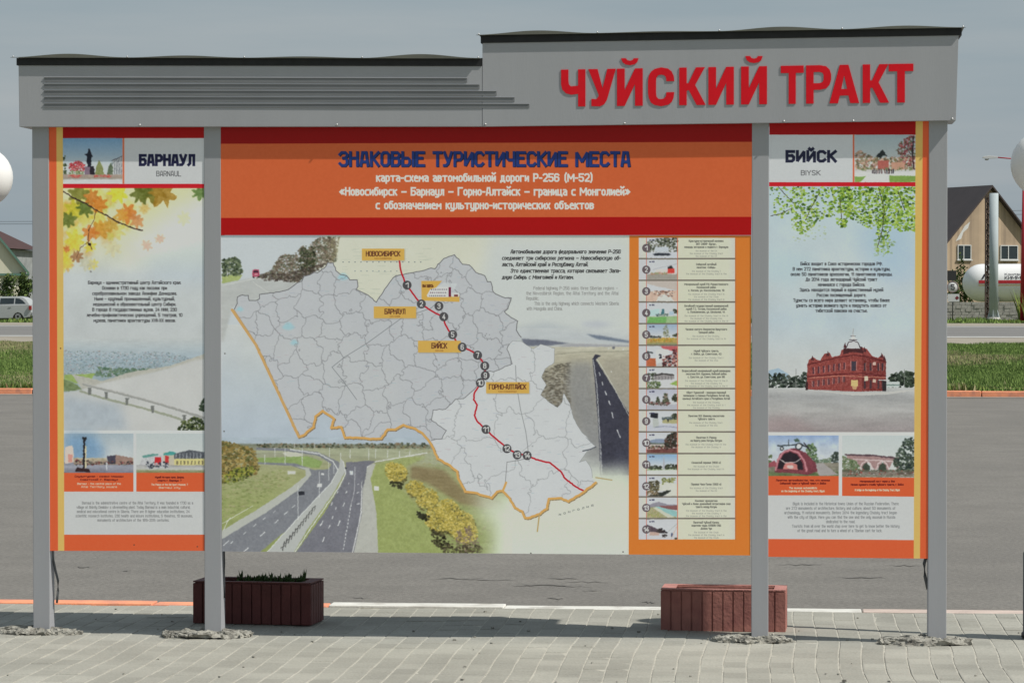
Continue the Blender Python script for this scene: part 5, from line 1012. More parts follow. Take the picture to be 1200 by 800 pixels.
# paving bricks: the nearest three hundred in view one by one, the rest as one field
def brick_mesh():
    b = MB(); b.box((-PX/2 + .0022, -PZ/2 + .0008, -.02), (PX/2 - .0022, PZ/2 - .0008, 0)); me = b.mesh('brick', 0)
    bm = bmesh.new(); bm.from_mesh(me); es = [e for e in bm.edges if all(abs(v.co.z) < 1e-6 for v in e.verts)]
    bmesh.ops.bevel(bm, geom=es, offset=.0028, segments=1, affect='EDGES'); bm.to_mesh(me); bm.free(); me.materials.append(M_BRICK); return me
BRK = brick_mesh(); nx0, nx1 = int(-6.4 / PX), int(7.2 / PX); ny = int((KERB_Y + 8.0) / PZ)
cand = []
def proj(p):
    d = Vector(p) - CAM; z = d.dot(FWD); return 600 + F * d.dot(RGT) / z, 400 - F * d.dot(UPV) / z
rsb = random.Random(11)
for j in range(ny):
    y = KERB_Y - PZ / 2 - j * PZ - .002
    for i in range(nx0, nx1):
        x = (i + .5) * PX
        if j == 0 and False: continue
        yy = y + (PZ / 2 if i % 2 and False else 0) + .03 * math.sin(i * 12.9)
        if yy + PZ / 2 > KERB_Y - .002: yy = KERB_Y - .002 - PZ / 2
        px, py = proj((x, yy, 0)); cand.append((x, yy, -20 < px < 1220 and py < 812, py))
inv = sorted([c for c in cand if c[2]], key=lambda c: -c[3])[:300]; keep = set((c[0], c[1]) for c in inv)
tv, tf = [], []; bv = [v.co.copy() for v in BRK.vertices]; bf = [tuple(p.vertices) for p in BRK.polygons]
for x, y, vis, py in cand:
    dx, dz = und(x, y); dz += rsb.uniform(-.0012, .0012); tx = rsb.uniform(-.006, .006); ty = rsb.uniform(-.008, .008)
    rz = (und(x, y - .1)[0] - und(x, y + .1)[0]) / .2
    M_ = Matrix.Translation((x + dx, y, dz - .001)) @ Matrix.Rotation(rz, 4, 'Z') @ Matrix.Rotation(tx, 4, 'X') @ Matrix.Rotation(ty, 4, 'Y')
    if (x, y) in keep:
        o = bpy.data.objects.new('brick', BRK); COL.objects.link(o); o.parent = pav; o.matrix_local = M_
    else:
        b0 = len(tv); tv += [M_ @ p for p in bv]; tf += [tuple(q + b0 for q in f) for f in bf]
o = pydata('brick_field', tv, tf, M_BRICK, pav); o['kind'] = 'stuff'

# grit lying about on the paving
g = MB()
for k in range(70):
    x = rsb.uniform(-2.4, 2.6); y = rsb.uniform(-1.7, 1.3); q_ = rsb.uniform(.002, .006) * (1.8 if k % 9 == 0 else 1); z = und(x, y)[1] + q_ * .4
    g.box((x - q_, y - q_, z - q_), (x + q_, y + q_ * 1.3, z + q_ * .8), Matrix.Rotation(rsb.uniform(0, 3), 3, 'Z'))
o = g.build('grit', M_RUBBLE, pav); o['kind'] = 'stuff'
# kerbs
kerb = tag(MB().box((-7, KERB_Y + .004, -.4), (8, KERB_B - .004, -.13)).build('kerb', M_SAND), kind='structure')
xk = onZ(592, 711, 0).x
for i in range(-6, 8):
    xa = xk + i * .965; cxp = proj((xa + .48, KERB_Y, 0))[0]
    m = M_PAINTO if cxp < 372 else (M_PAINTW if cxp < 960 else M_PAINTP)
    g = MB(); g.box((xa + .004, KERB_Y + .003, -.2), (xa + .961, KERB_B, .0)); o = g.build('kerb_stone', m, kerb, .006)
    o.rotation_euler = (0, 0, rsb.uniform(-.004, .004)); o.location = (0, rsb.uniform(-.006, .004), rsb.uniform(-.004, .003) + (.006 if i < 0 else 0))
fkerb = tag(MB().box((-40, FKY + .01, -.4), (44, FKY + .13, -.2)).build('far_kerb', M_SAND), kind='structure')
xf = onZ(1147, 464, LOT).x
for i in range(-38, 34):
    xa = xf + i * 1.0; cxp = proj((xa + .5, FKY, 0))[0]
    m = M_PAINTW if (33 < cxp < 700 and (i // 4) % 2 == 0) or 33 < cxp < 90 else M_PAINTO
    g = MB(); g.box((xa + .006, FKY, -.25), (xa + .994, FKY + .15, .005)); o = g.build('kerb_stone', m, fkerb, .015); o.location.z = rsb.uniform(-.006, .006)
g = MB(); g.box((-40, FKY - .42, LOT - .1), (44, FKY - .005, LOT + .012)); tag(g.build('gutter', mat('dusty_gutter', (.24, .225, .2), .95, .2, 2, coords='World')), kind='structure')
# tyre scuffs and cracks on the car park
rs = random.Random(4)
M_SCUFF = mat('asphalt_crack', (.115, .108, .10), .9, .3, 10)
g = MB()
for (px, py, L) in [(537, 677, 66), (575, 679, 70), (660, 677, 40), (690, 681, 60), (640, 685, 70), (665, 686, 60), (615, 686, 30), (650, 701, 22), (760, 705, 18), (692, 692, 22), (1010, 676, 60), (940, 661, 60), (1060, 662, 40), (98, 664, 22), (150, 668, 10), (420, 700, 30), (1020, 606, 60)]:
    a = onZ(px - L / 2, py, LOT + .003); L_ = (onZ(px + L / 2, py, LOT).x - a.x); n = 8; pts = []; th = rs.uniform(.014, .03) * (a.y + 15) / 18
    for k in range(n + 1): pts.append((a.x + L_ * k / n, a.y + rs.uniform(-.05, .05), th * math.sin(math.pi * k / n) * rs.uniform(.5, 1)))
    for (x0, y0, w0), (x1, y1, w1) in zip(pts, pts[1:]): g.face([(x0, y0 - w0, LOT + .003), (x1, y1 - w1, LOT + .003), (x1, y1 + w1 + .001, LOT + .003), (x0, y0 + w0 + .001, LOT + .003)])
o = g.build('asphalt_cracks', M_SCUFF, bpy.data.objects['car_park']); o['kind'] = 'stuff'

# grass
def grass(name, x0, x1, y0, y1, z, n, h, cols, seed, wd=.02, clump=None):
    r = np.random.RandomState(seed); m_ = int(n)
    Y = r.uniform(y0, y1, m_); X = r.uniform(0, 1, m_)
    if callable(x0): X = np.array([x0(q) for q in Y]) * (1 - X) + np.array([x1(q) for q in Y]) * X
    else: X = x0 + (x1 - x0) * X
    cl = np.sin(X * 1.3 + 2 * np.sin(Y * .31)) * np.sin(Y * .45 + X * .2) + .5 * np.sin(X * 3.1 + Y * 1.3)
    H = h * (.55 + .35 * cl.clip(-1, 1.4)) * r.uniform(.6, 1.4, m_) + .02
    a = r.uniform(0, 6.28, m_); W = wd * r.uniform(.6, 1.5, m_); lx = r.uniform(-.4, .4, m_) * H; ly = r.uniform(-.3, .3, m_) * H
    v = np.empty((m_, 3, 3)); v[:, 0] = np.stack([X - W * np.cos(a), Y - W * np.sin(a), np.full(m_, z)], -1); v[:, 1] = np.stack([X + W * np.cos(a), Y + W * np.sin(a), np.full(m_, z)], -1); v[:, 2] = np.stack([X + lx, Y + ly, z + H], -1)
    me = bpy.data.meshes.new(name); me.vertices.add(m_ * 3); me.vertices.foreach_set('co', v.ravel()); me.loops.add(m_ * 3); me.loops.foreach_set('vertex_index', np.arange(m_ * 3)); me.polygons.add(m_); me.polygons.foreach_set('loop_start', np.arange(0, m_ * 3, 3)); me.polygons.foreach_set('loop_total', np.full(m_, 3))
    me.update(calc_edges=True); me.validate()
    for c in cols: me.materials.append(c)
    patch = (np.sin(X * .5 + 1.1 * np.sin(Y * .17)) + .6 * np.sin(Y * .21 + X * .13) + r.normal(0, .6, m_))
    mi = np.where(patch > 1.15, 2, np.where(r.rand(m_) > .5, 1, 0)).astype(np.int32) % len(cols)
    me.polygons.foreach_set('material_index', mi)
    o = bpy.data.objects.new(name, me); COL.objects.link(o); o['kind'] = 'stuff'; return o
def leafmat(name, c, var=.3):
    m = mat(name, c, .75, var, 1.5, coords='World', spec=.15); return m
GA = leafmat('grass_green', (.19, .275, .075)); GB = leafmat('grass_dark_green', (.115, .18, .05)); GC = leafmat('grass_dry', (.33, .30, .17))
GY = leafmat('grass_yellow_green', (.19, .22, .05))
def sight(px): return lambda Y: CAM.x + (Y - CAM.y) * (ray(px, 400).x / ray(px, 400).y)
grass('verge_grass', sight(-60), sight(50), FKY + .2, ROAD_A - 1.2, -.02, 70000, .15, [GA, GB, GC], 1, .020)
grass('verge_grass', sight(1095), sight(1260), FKY + .2, ROAD_A - 1.2, -.02, 110000, .15, [GA, GB, GC], 2, .020)
grass('verge_grass', sight(50), sight(1095), FKY + .2, ROAD_A - 1.2, -.02, 40000, .16, [GA, GB, GC], 3, .03)
grass('far_verge_grass', 16, 46, ROAD_B + .3, ROAD_B + 12, -.01, 34000, 1.9, [GA, GY, GY], 4, .07)
grass('far_verge_grass', -52, 16, ROAD_B + .3, ROAD_B + 12, -.01, 20000, .28, [GA, GB, GY], 5, .06)

# ------------------------------------------------------------------ planters of ribbed concrete blocks
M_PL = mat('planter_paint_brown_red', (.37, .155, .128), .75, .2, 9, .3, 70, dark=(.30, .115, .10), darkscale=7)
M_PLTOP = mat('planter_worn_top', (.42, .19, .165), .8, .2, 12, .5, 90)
M_PLSHADE = mat('planter_paint_shade_dark', (.12, .035, .032), .7, .18, 9, .3, 70)  # planter paint darkened in its colour for the box in the board's shadow
M_EARTH = mat('planter_soil', (.055, .045, .035), .95, .4, 30, 1, 90)
def planter(px0, px1, pyb, h, depth, label, plants, top_light):
    M_PL = globals()['M_PL'] if top_light else M_PLSHADE
    a = onZ(px0, pyb, 0); b = onZ(px1, pyb, 0); W = b.x - a.x; t = .05
    P_ = empty('planter_box', (a.x + W / 2, a.y + depth / 2, 0), label, 'planter', 'low planter boxes behind the board')
    def wall(x0, y0, x1, y1, name='ribbed_wall'):
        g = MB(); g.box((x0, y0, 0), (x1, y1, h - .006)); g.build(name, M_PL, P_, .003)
    wall(-W/2 + .008, -depth/2 + .008, W/2 - .008, -depth/2 + t); wall(-W/2 + .008, depth/2 - t, W/2 - .008, depth/2 - .008); wall(-W/2 + .008, -depth/2 + t + .001, -W/2 + t, depth/2 - t - .001); wall(W/2 - t, -depth/2 + t + .001, W/2 - .008, depth/2 - t - .001)
    n = 12; step = W / n
    for i in range(n):
        for s in (-1, 1):
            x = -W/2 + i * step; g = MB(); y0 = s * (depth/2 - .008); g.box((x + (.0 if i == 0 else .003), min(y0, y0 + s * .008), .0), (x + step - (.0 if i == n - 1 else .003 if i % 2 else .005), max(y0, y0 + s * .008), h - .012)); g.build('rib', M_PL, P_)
    n2 = 5; st2 = (depth - .02) / n2
    for i in range(n2):
        for s in (-1, 1):
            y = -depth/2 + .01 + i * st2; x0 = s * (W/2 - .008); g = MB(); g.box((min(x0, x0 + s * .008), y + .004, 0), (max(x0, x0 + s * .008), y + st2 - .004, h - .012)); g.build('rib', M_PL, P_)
    for bx in (((-W/2, -depth/2, h - .006), (W/2, -depth/2 + .035, h)), ((-W/2, depth/2 - .045, h - .006), (W/2, depth/2, h)), ((-W/2, -depth/2 + .036, h - .006), (-W/2 + .07, depth/2 - .046, h)), ((W/2 - .06, -depth/2 + .036, h - .006), (W/2, depth/2 - .046, h))):
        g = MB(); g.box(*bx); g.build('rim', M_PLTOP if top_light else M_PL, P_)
    g = MB(); g.box((-W/2 + t + .002, -depth/2 + t + .002, .02), (W/2 - t - .002, depth/2 - t - .002, h - .035)); g.build('soil', M_EARTH, P_)
    return P_, W
P1, W1 = planter(227.5, 370.5, 730.2, .218, .27, 'shade-darkened brown planter box with small green plants, behind the second board post from the left', True, False)
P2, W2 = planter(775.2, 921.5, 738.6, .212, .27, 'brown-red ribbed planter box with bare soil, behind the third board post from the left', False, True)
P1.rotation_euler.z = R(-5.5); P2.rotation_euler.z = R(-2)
M_WEED = leafmat('seedling_green', (.07, .12, .045))
rs = random.Random(9)
g = MB()
for k in range(70):
    x = rs.uniform(-.12, .25); y = rs.uniform(-.07, .07); hh = rs.uniform(.03, .06) * (1.3 if k % 7 == 0 else 1)
    for q_ in range(rs.randint(5, 9)):
        a = rs.uniform(0, 6.28); r_ = rs.uniform(.006, .02); p0 = Vector((x, y, .185)); p1 = p0 + Vector((math.cos(a) * r_ * .5, math.sin(a) * r_ * .5, hh * .7)); p2 = p0 + Vector((math.cos(a) * r_, math.sin(a) * r_, hh * rs.uniform(.7, 1.2)))
        sd = Vector((-math.sin(a), math.cos(a), 0)) * .006
        g.face([p0 - sd * .3, p0 + sd * .3, p1 + sd, p1 - sd]); g.face([p1 - sd, p1 + sd, p2])
o = g.build('seedlings', M_WEED); o.location = P1.location
tag(o, 'low green seedlings growing in the shade-darkened brown planter box', 'plants', kind='stuff')

# ------------------------------------------------------------------ globe lamps either side of the board
M_GLOBE = mat('opal_globe', (.78, .77, .75), .3, .02, 2, spec=.5); M_POLE = mat('black_lamp_pole', (.025, .024, .024), .5)
def globe_lamp(x, y, label, br=.100):
    L = empty('globe_lamp', (x, y, 0), label, 'street lamp', 'white globe lamps beside the board')
    g = MB(); g.lathe([(br + .008, 0), (br + .008, .02), (br, .03), (br, .42), (.045, .47), (.035, .9), (.03, 2.16), (.05, 2.17), (.055, 2.20)], 20); g.build('pole', M_POLE, L)
    g = MB(); n = 16; g.lathe([(max(.001, .167 * math.sin(math.pi * i / n)), 2.345 - .167 * math.cos(math.pi * i / n)) for i in range(n + 1)], 32); g.build('globe', M_GLOBE, L)
    return L
def lamp_at(px, py, r, hgt=2.345):
    dist = .167 * F / r; p = far(px, py, dist); return p.x, p.y
x, y = lamp_at(1224, 195, 39.5); globe_lamp(x, y, 'white globe lamp on a black pole, just right of the board')
x, y = lamp_at(-20.5, 203, 35.5); globe_lamp(x, y, 'white globe lamp on a black pole, just left of the board', .06)

# ------------------------------------------------------------------ foliage
def foliage(g, c, rad, n, s, rs, mats=3):
    for k in range(n):
        while True:
            p = Vector((rs.uniform(-1, 1), rs.uniform(-1, 1), rs.uniform(-1, 1)))
            if .35 < p.length < 1: break
        j = 1 + .25 * math.sin(p.x * 7 + p.z * 5 + c[0])
        q = Vector(c) + Vector((p.x * rad[0] * j, p.y * rad[1] * j, p.z * rad[2] * j))
        n_ = Vector((rs.uniform(-1, 1), rs.uniform(-1, 1), rs.uniform(-.2, 1))).normalized(); u = n_.orthogonal().normalized() * s * rs.uniform(.6, 1.3); v = n_.cross(u).normalized() * s * rs.uniform(.4, .9)
        g.mi = rs.randrange(mats); g.face([q - u, q - v * .6, q + u, q + v])
    g.mi = 0
FM = [leafmat('leaf_mid', (.065, .10, .03)), leafmat('leaf_dark', (.04, .068, .024)), leafmat('leaf_light', (.11, .15, .045))]
M_BARK = mat('bark', (.10, .075, .055), .9, .3, 6)
M_BLOSSOM = mat('white_blossom', (.6, .6, .52), .7)
def bush(px, py, dist, wpx, hpx, label, seed, blossom=0, cat='bush', group=None):
    rs = random.Random(seed); p = far(px, py, dist); k = dist / F; W = wpx * k / 2; H = hpx * k
    z0 = 0.0; B = empty('flowering_shrub' if blossom else 'garden_shrub', (p.x, p.y, z0), label, cat, group)
    g = MB(); top = p.z + H / 2; bot = p.z - H / 2
    for i in range(7):
        cx_ = rs.uniform(-.5, .5) * W; cz = bot + (top - bot) * rs.uniform(.25, .8); foliage(g, (cx_, rs.uniform(-.5, .5) * W, cz), (W * .55, W * .5, (top - bot) * .28), 110, .13, rs)
    g.build('crown', FM, B)
    if blossom:
        g = MB()
        for i in range(blossom): foliage(g, (rs.uniform(-.7, .7) * W, -W * .6, bot + (top - bot) * rs.uniform(.25, .85)), (.2, .15, .2), 7, .10, rs, 1)
        g.build('blossom', M_BLOSSOM, B)
    g = MB()
    for i in range(4): g.tube([(0, 0, 0), (rs.uniform(-.3, .3) * W, rs.uniform(-.2, .2) * W, (bot + top) / 3), (rs.uniform(-.6, .6) * W, rs.uniform(-.3, .3) * W, (bot + top) / 1.8)], [.06, .04, .015], 5)
    g.build('stem', M_BARK, B); return B

# ------------------------------------------------------------------ houses
def gable_house(name, origin, rz, W, L, eave, ridge, wallm, roofm, label, windows=(), trim=None, over=.45, gable_m=None):
    H_ = empty(name, origin, label, 'house', None, rz)
    g = MB(); hw = W / 2
    g.prism([(-hw, 0, -.3), (hw, 0, -.3), (hw, 0, eave), (0, 0, ridge), (-hw, 0, eave)], (0, L, 0)); g.build('wall', wallm, H_)
    sl = (ridge - eave) / hw; t = .16
    for s in (-1, 1):
        g = MB(); e = hw + over; g.prism([(0, -over, ridge + .03), (s * e, -over, eave - over * sl + .03), (s * e, -over, eave - over * sl + .03 + t), (0, -over, ridge + .03 + t)], (0, L + 2 * over, 0)); g.build('roof', roofm, H_)
        if trim:
            g = MB(); g.prism([(0, -over - .06, ridge - .0), (s * e, -over - .06, eave - over * sl - .0), (s * e, -over - .06, eave - over * sl + .08 + t), (0, -over - .06, ridge + .08 + t)], (0, .05, 0)); g.build('barge_board', trim, H_)
    for (cx_, z0, ww, hh, panes) in windows:
        g = MB(); f_ = .065
        for bx in (((cx_ - ww/2, -.10, z0), (cx_ + ww/2, -.002, z0 + f_)), ((cx_ - ww/2, -.10, z0 + hh - f_), (cx_ + ww/2, -.002, z0 + hh)), ((cx_ - ww/2, -.099, z0 + f_), (cx_ - ww/2 + f_, -.002, z0 + hh - f_)), ((cx_ + ww/2 - f_, -.099, z0 + f_), (cx_ + ww/2, -.002, z0 + hh - f_)), ((cx_ - f_ / 2 - .05 * ww, -.098, z0 + f_), (cx_ + f_ / 2 - .05 * ww, -.002, z0 + hh - f_))): g.box(*bx)
        wn = g.build('window', M_WHITE, H_)
        g = MB(); g.box((cx_ - ww/2 + f_, -.05, z0 + f_), (cx_ + ww/2 - f_, -.03, z0 + hh - f_)); g.build('pane', M_GLASS, wn)
        g = MB(); g.box((cx_ - ww/2 - .08, -.16, z0 - .07), (cx_ + ww/2 + .08, -.002, z0 - .003)); g.build('sill', M_WHITE, wn)
    return H_
M_WHITE = mat('white_upvc', (.58, .59, .59), .4, .04, 3); M_GLASS = mat('dark_window_glass', (.02, .03, .035), .08, .2, 1, spec=.7)
def plank_mat(name, c1, c2, wdt):
    m = bpy.data.materials.new(name); m.use_nodes = True; n = m.node_tree.nodes; l = m.node_tree.links; b = n['Principled BSDF']; b.inputs['Roughness'].default_value = .85
    t = n.new('ShaderNodeTexCoord'); sp = n.new('ShaderNodeSeparateXYZ'); l.new(t.outputs['Object'], sp.inputs[0])
    d = n.new('ShaderNodeMath'); d.operation = 'DIVIDE'; d.inputs[1].default_value = wdt; l.new(sp.outputs['X'], d.inputs[0])
    fl = n.new('ShaderNodeMath'); fl.operation = 'FLOOR'; l.new(d.outputs[0], fl.inputs[0]); wn = n.new('ShaderNodeTexWhiteNoise'); wn.noise_dimensions = '1D'; l.new(fl.outputs[0], wn.inputs['W'])
    ns = n.new('ShaderNodeTexNoise'); ns.inputs['Scale'].default_value = .9; ns.inputs['Detail'].default_value = 6; l.new(t.outputs['Object'], ns.inputs['Vector'])
    ad = n.new('ShaderNodeMath'); ad.operation = 'ADD'; l.new(wn.outputs['Value'], ad.inputs[0]); l.new(ns.outputs['Fac'], ad.inputs[1])
    hf = n.new('ShaderNodeMath'); hf.operation = 'MULTIPLY'; hf.inputs[1].default_value = .55; l.new(ad.outputs[0], hf.inputs[0])
    mx_ = n.new('ShaderNodeMix'); mx_.data_type = 'RGBA'; mx_.inputs[6].default_value = (*c1, 1); mx_.inputs[7].default_value = (*c2, 1); l.new(hf.outputs[0], mx_.inputs[0]); l.new(mx_.outputs[2], b.inputs['Base Color'])
    return m
M_WOOD = plank_mat('raw_wood_planks', (.53, .40, .275), (.23, .175, .13), .22)
M_CREAM = plank_mat('cream_siding', (.62, .59, .47), (.54, .51, .40), .3)
M_BROWNROOF = mat('brown_metal_roof', (.055, .042, .042), .55, .12, 1); M_REDROOF = mat('dark_red_roof', (.055, .026, .025), .8, .15, 1)
M_GREEN = mat('green_trim', (.10, .19, .155), .5, .1, 2); M_GREYWALL = mat('grey_brick_wall', (.24, .25, .255), .85, .2, 2)

D = 232.0
pk = far(1159, 220, D); rz = R(30)
hz = pk.z; W_ = 9.8; eave = hz - 80 * D / F
hx = lambda px, : px
HB = gable_house('wooden_house', (pk.x, pk.y, 0), -R(-30), W_, 10.5, eave, hz, M_WOOD, M_BROWNROOF, 'unfinished wooden house with a steep brown roof, behind the white gas tank',
    windows=[((1129 - 1159) * D / F / math.cos(R(30)), far(1129, 304.4, D).z, 1.22, 1.12, 2), ((1183 - 1159) * D / F / math.cos(R(30)), far(1183, 304.4, D).z, 1.6, 1.12, 2)], over=.5)
g = MB(); g.prism([(-3.0, -.012, hz - 4.1), (-2.2, -.012, hz - 2.95), (-1.7, -.012, hz - 2.6), (-1.9, -.012, hz - 3.1), (-2.3, -.012, hz - 3.4), (-2.5, -.012, hz - 3.9)], (0, .01, 0)); g.build('insulation_patch', M_WHITE, HB)
D2 = 220.0; pk2 = far(-20, 257, D2)
HA = gable_house('cream_house', (pk2.x, pk2.y, 0), R(14), 6.1, 3, far(0, 318, D2).z, pk2.z, M_CREAM, M_REDROOF, 'small cream house with a green-trimmed gable, behind the silver car', trim=M_GREEN, over=.25)
g = MB(); zz = far(0, 322, D2).z; g.box((-3.3, -.33, zz - .06), (3.3, -.02, zz + .10)); g.build('eave_board', M_GREEN, HA)
D3 = 246.0; p3 = far(38, 291, D3)
HC = empty('grey_house', (p3.x - 7.9, p3.y, 0), 'grey house with a dark red hipped roof, behind the cream house', 'house')
ez = p3.z; g = MB(); g.box((-5.7, 0, -.3), (5.7, 9, ez - .05)); g.build('wall', M_GREYWALL, HC)
g = MB(); a = [(-6.2, -.5, ez), (6.2, -.5, ez), (6.2, 9.5, ez), (-6.2, 9.5, ez)]; r1, r2 = (-1.9, 4.5, ez + 2.5), (1.9, 4.5, ez + 2.5)
g.face([a[0], a[1], r2, r1]); g.face([a[1], a[2], r2]); g.face([a[2], a[3], r1, r2]); g.face([a[3], a[0], r1]); g.face(a[::-1]); g.build('roof', M_REDROOF, HC)
g = MB(); g.box((5.0, -.06, 2.6), (5.55, -.002, 4.0)); wn = g.build('window', M_WHITE, HC); g = MB(); g.box((5.06, -.075, 2.7), (5.5, -.062, 3.9)); g.build('pane', M_GLASS, wn)

bush(30, 338, 214, 22, 36, 'dark green shrub behind the rear of the silver car', 1)
bush(8, 338, 213, 26, 32, 'shrub with white blossom in front of the cream house', 2, 12)
bush(-12, 334, 214, 26, 36, 'green shrub at the far left in front of the cream house', 3)
bush(1131, 330, 226, 20, 62, 'yellow-green bush at the left end of the gas tank', 4)
bush(1118, 345, 224, 16, 50, 'low dark bush behind the round speed sign', 5)

# ------------------------------------------------------------------ gas tank, wall, columns, signs
DT = 214.0; c = far(1170, 331.4, DT); rT = 22.2 * DT / F
TK = empty('gas_tank', (far(1128, 331, DT).x, c.y, 0), 'large white horizontal gas tank with a red stripe, in front of the wooden house', 'tank')
M_TANK = mat('tank_white', (.74, .74, .74), .35, .05, .6); M_TRED = mat('tank_red', (.42, .02, .03), .5); M_TBLK = mat('tank_black', (.02, .02, .03), .5); M_TYEL = mat('tank_tan', (.45, .36, .22), .6)
prof = [(rT * math.sin(math.pi/2 * i / 8), 1.35 * (1 - math.cos(math.pi/2 * i / 8))) for i in range(9)]; prof[0] = (.01, 0)
Lt = 9.5; prof += [(rT, Lt)] + [(rT * math.cos(math.pi/2 * i / 8) + .001, Lt + 1.35 * math.sin(math.pi/2 * i / 8)) for i in range(1, 9)]
g = MB(); g.lathe(prof, 40, (0, 0, c.z), 'X'); g.build('shell', M_TANK, TK)
def band(z0, z1, m, xs=1.0, xe=Lt):
    g = MB(); n = 6
    for i in range(n):
        za = z0 + (z1 - z0) * i / n; zb = z0 + (z1 - z0) * (i + 1) / n; ya = -math.sqrt(rT**2 - (za - c.z)**2) - .012; yb = -math.sqrt(rT**2 - (zb - c.z)**2) - .012
        g.face([(xs, ya, za), (xe, ya, za), (xe, yb, zb), (xs, yb, zb)])
    return g.build('stripe', m, TK)
band(far(0, 332.2, DT).z, far(0, 328.4, DT).z, M_TRED, 1.05); band(far(0, 335, DT).z, far(0, 333.2, DT).z, M_TYEL, 1.05)
def stroke_text(s, x, z, h, wid, wt, fn, name, m, parent):
    st, W = layout(s); g = MB(); k = 0; ux = wid / max(W, 1); uz = h / 7
    for p in st:
        for (a, b), (c_, d) in zip(p, p[1:]):
            A_ = Vector((x + a * ux, 0, z + b * uz)); B_ = Vector((x + c_ * ux, 0, z + d * uz)); dv = (B_ - A_)
            if dv.length < 1e-6: continue
            dv.normalize(); nn = Vector((-dv.z, 0, dv.x)) * wt / 2; k += 1; e = dv * wt * .4
            g.face([Vector((q.x, fn(q.z) - .0006 * (k % 9), q.z)) for q in (A_ - e - nn, B_ + e - nn, B_ + e + nn, A_ - e + nn)])
    return g.build(name, m, parent)
ft = lambda z: -math.sqrt(rT**2 - (z - c.z)**2) - .02
kx = DT / F
stroke_text('Компания', (1176 - 1128) * kx, far(0, 322.6, DT).z, .15, 1.5, .022, ft, 'lettering', M_TBLK, TK)
stroke_text('КИММАК', (1176 - 1128) * kx, far(0, 327.0, DT).z, .20, 1.55, .035, ft, 'lettering', M_TBLK, TK)
for dx in (0, 4.2):
    g = MB(); x0 = (1148.5 - 1128 + dx) * kx; za, zb = far(0, 327, DT).z, far(0, 321, DT).z
    g.prism([(x0, ft(za), za), (x0 + .14, ft(za), za), (x0 + .34, ft(zb), zb), (x0 + .2, ft(zb), zb)], (0, -.006, 0)); g.build('emblem_bar', M_TBLK, TK)
M_CONC = mat('pale_concrete', (.40, .39, .37), .9, .2, 2)
for x in (2.0, 8.0):
    g = MB(); g.box((x, -1.0, -.2), (x + .5, 1.0, c.z - rT * .82)); g.build('saddle', M_CONC, TK)
# wall of pale blocks before the tank
DW = 206.0; wz = far(0, 353.6, DW).z; wy = far(1160, 350, DW).y; wx0 = far(1108, 350, DW).x
WL = empty('block_wall', (wx0, wy, 0), 'low wall of pale rough blocks in front of the white gas tank', 'wall')
M_BLOCK = mat('pale_rough_block', (.36, .345, .32), .9, .25, 3, .6, 30)
rs = random.Random(6); g = MB(); nr = 6; rh = (wz + .1) / nr
for r_ in range(nr):
    x = -(r_ % 2) * .2
    while x < 15:
        L_ = rs.uniform(.34, .44); y0 = rs.uniform(-.03, .02); g.box((x, y0, -.1 + r_ * rh), (x + L_ - .02, .25, -.1 + (r_ + 1) * rh - .02)); x += L_
o = g.build('stacked_blocks', M_BLOCK, WL); o['kind'] = 'stuff'
g = MB(); g.box((0, .02, -.1), (15, .24, wz - .03)); g.build('mortar_core', mat('mortar', (.30, .29, .27), .9), WL)
# the big grey billboard column and its rusty companion
DC = 198.0; kc = DC / F; p = far(1164.5, 340, DC); zt = far(0, 226.5, DC).z
M_COL = mat('column_grey_blue', (.37, .42, .44), .8, .06, 1)
CC = empty('steel_column', (p.x, p.y, 0), 'tall pale grey steel column standing before the wooden house', 'column')
g = MB(); r0 = 5.2 * kc; g.tube([(0, 0, .25), (0, 0, zt)], r0, 24); g.build('shaft', M_COL, CC)
g = MB(); g.tube([(0, 0, -.1), (0, 0, .22)], r0 * 1.5, 16); g.build('base_plate', M_CONC, CC)
for i in range(6):
    a = i * math.pi / 3 + .3; g = MB(); g.prism([(math.cos(a) * r0, math.sin(a) * r0, .22), (math.cos(a) * r0 * 1.5, math.sin(a) * r0 * 1.5, .22), (math.cos(a) * r0, math.sin(a) * r0, .7)], (-math.sin(a) * .03, math.cos(a) * .03, 0)); g.build('gusset', M_COL, CC)
M_RUST = mat('rusty_brown_lattice', (.11, .075, .062), .8, .45, 1.5, dark=(.05, .04, .04), darkscale=1)
p = far(1157.4, 340, DC + 3); PO = empty('rusty_lattice_mast', (p.x, p.y, 0), 'narrow rusty brown lattice mast close behind the grey steel column', 'mast')
hw = 2.6 * kc
for sx in (-1, 1):
    for sy in (-1, 1):
        g = MB(); g.box((sx * hw - .04, sy * hw - .04, -.1), (sx * hw + .04, sy * hw + .04, zt - .1)); g.build('leg', M_RUST, PO)
n = 24
for f_ in range(2):
    g = MB()
    for i in range(n):
        z0 = zt * i / n; z1 = zt * (i + 1) / n; s = 1 if i % 2 else -1; y0 = (-hw if f_ == 0 else hw)
        g.tube([(-s * hw, y0, z0), (s * hw, y0, z1 - .02)], .045, 4); g.box((-hw, y0 - .03, z1 - .06), (hw, y0 + .03, z1))
    g.build('bracing', M_RUST, PO)
g = MB(); g.box((-hw * .5, -hw * .4, 0), (hw * .5, hw * .4, zt - .2)); g.build('cable_duct', M_RUST, PO)
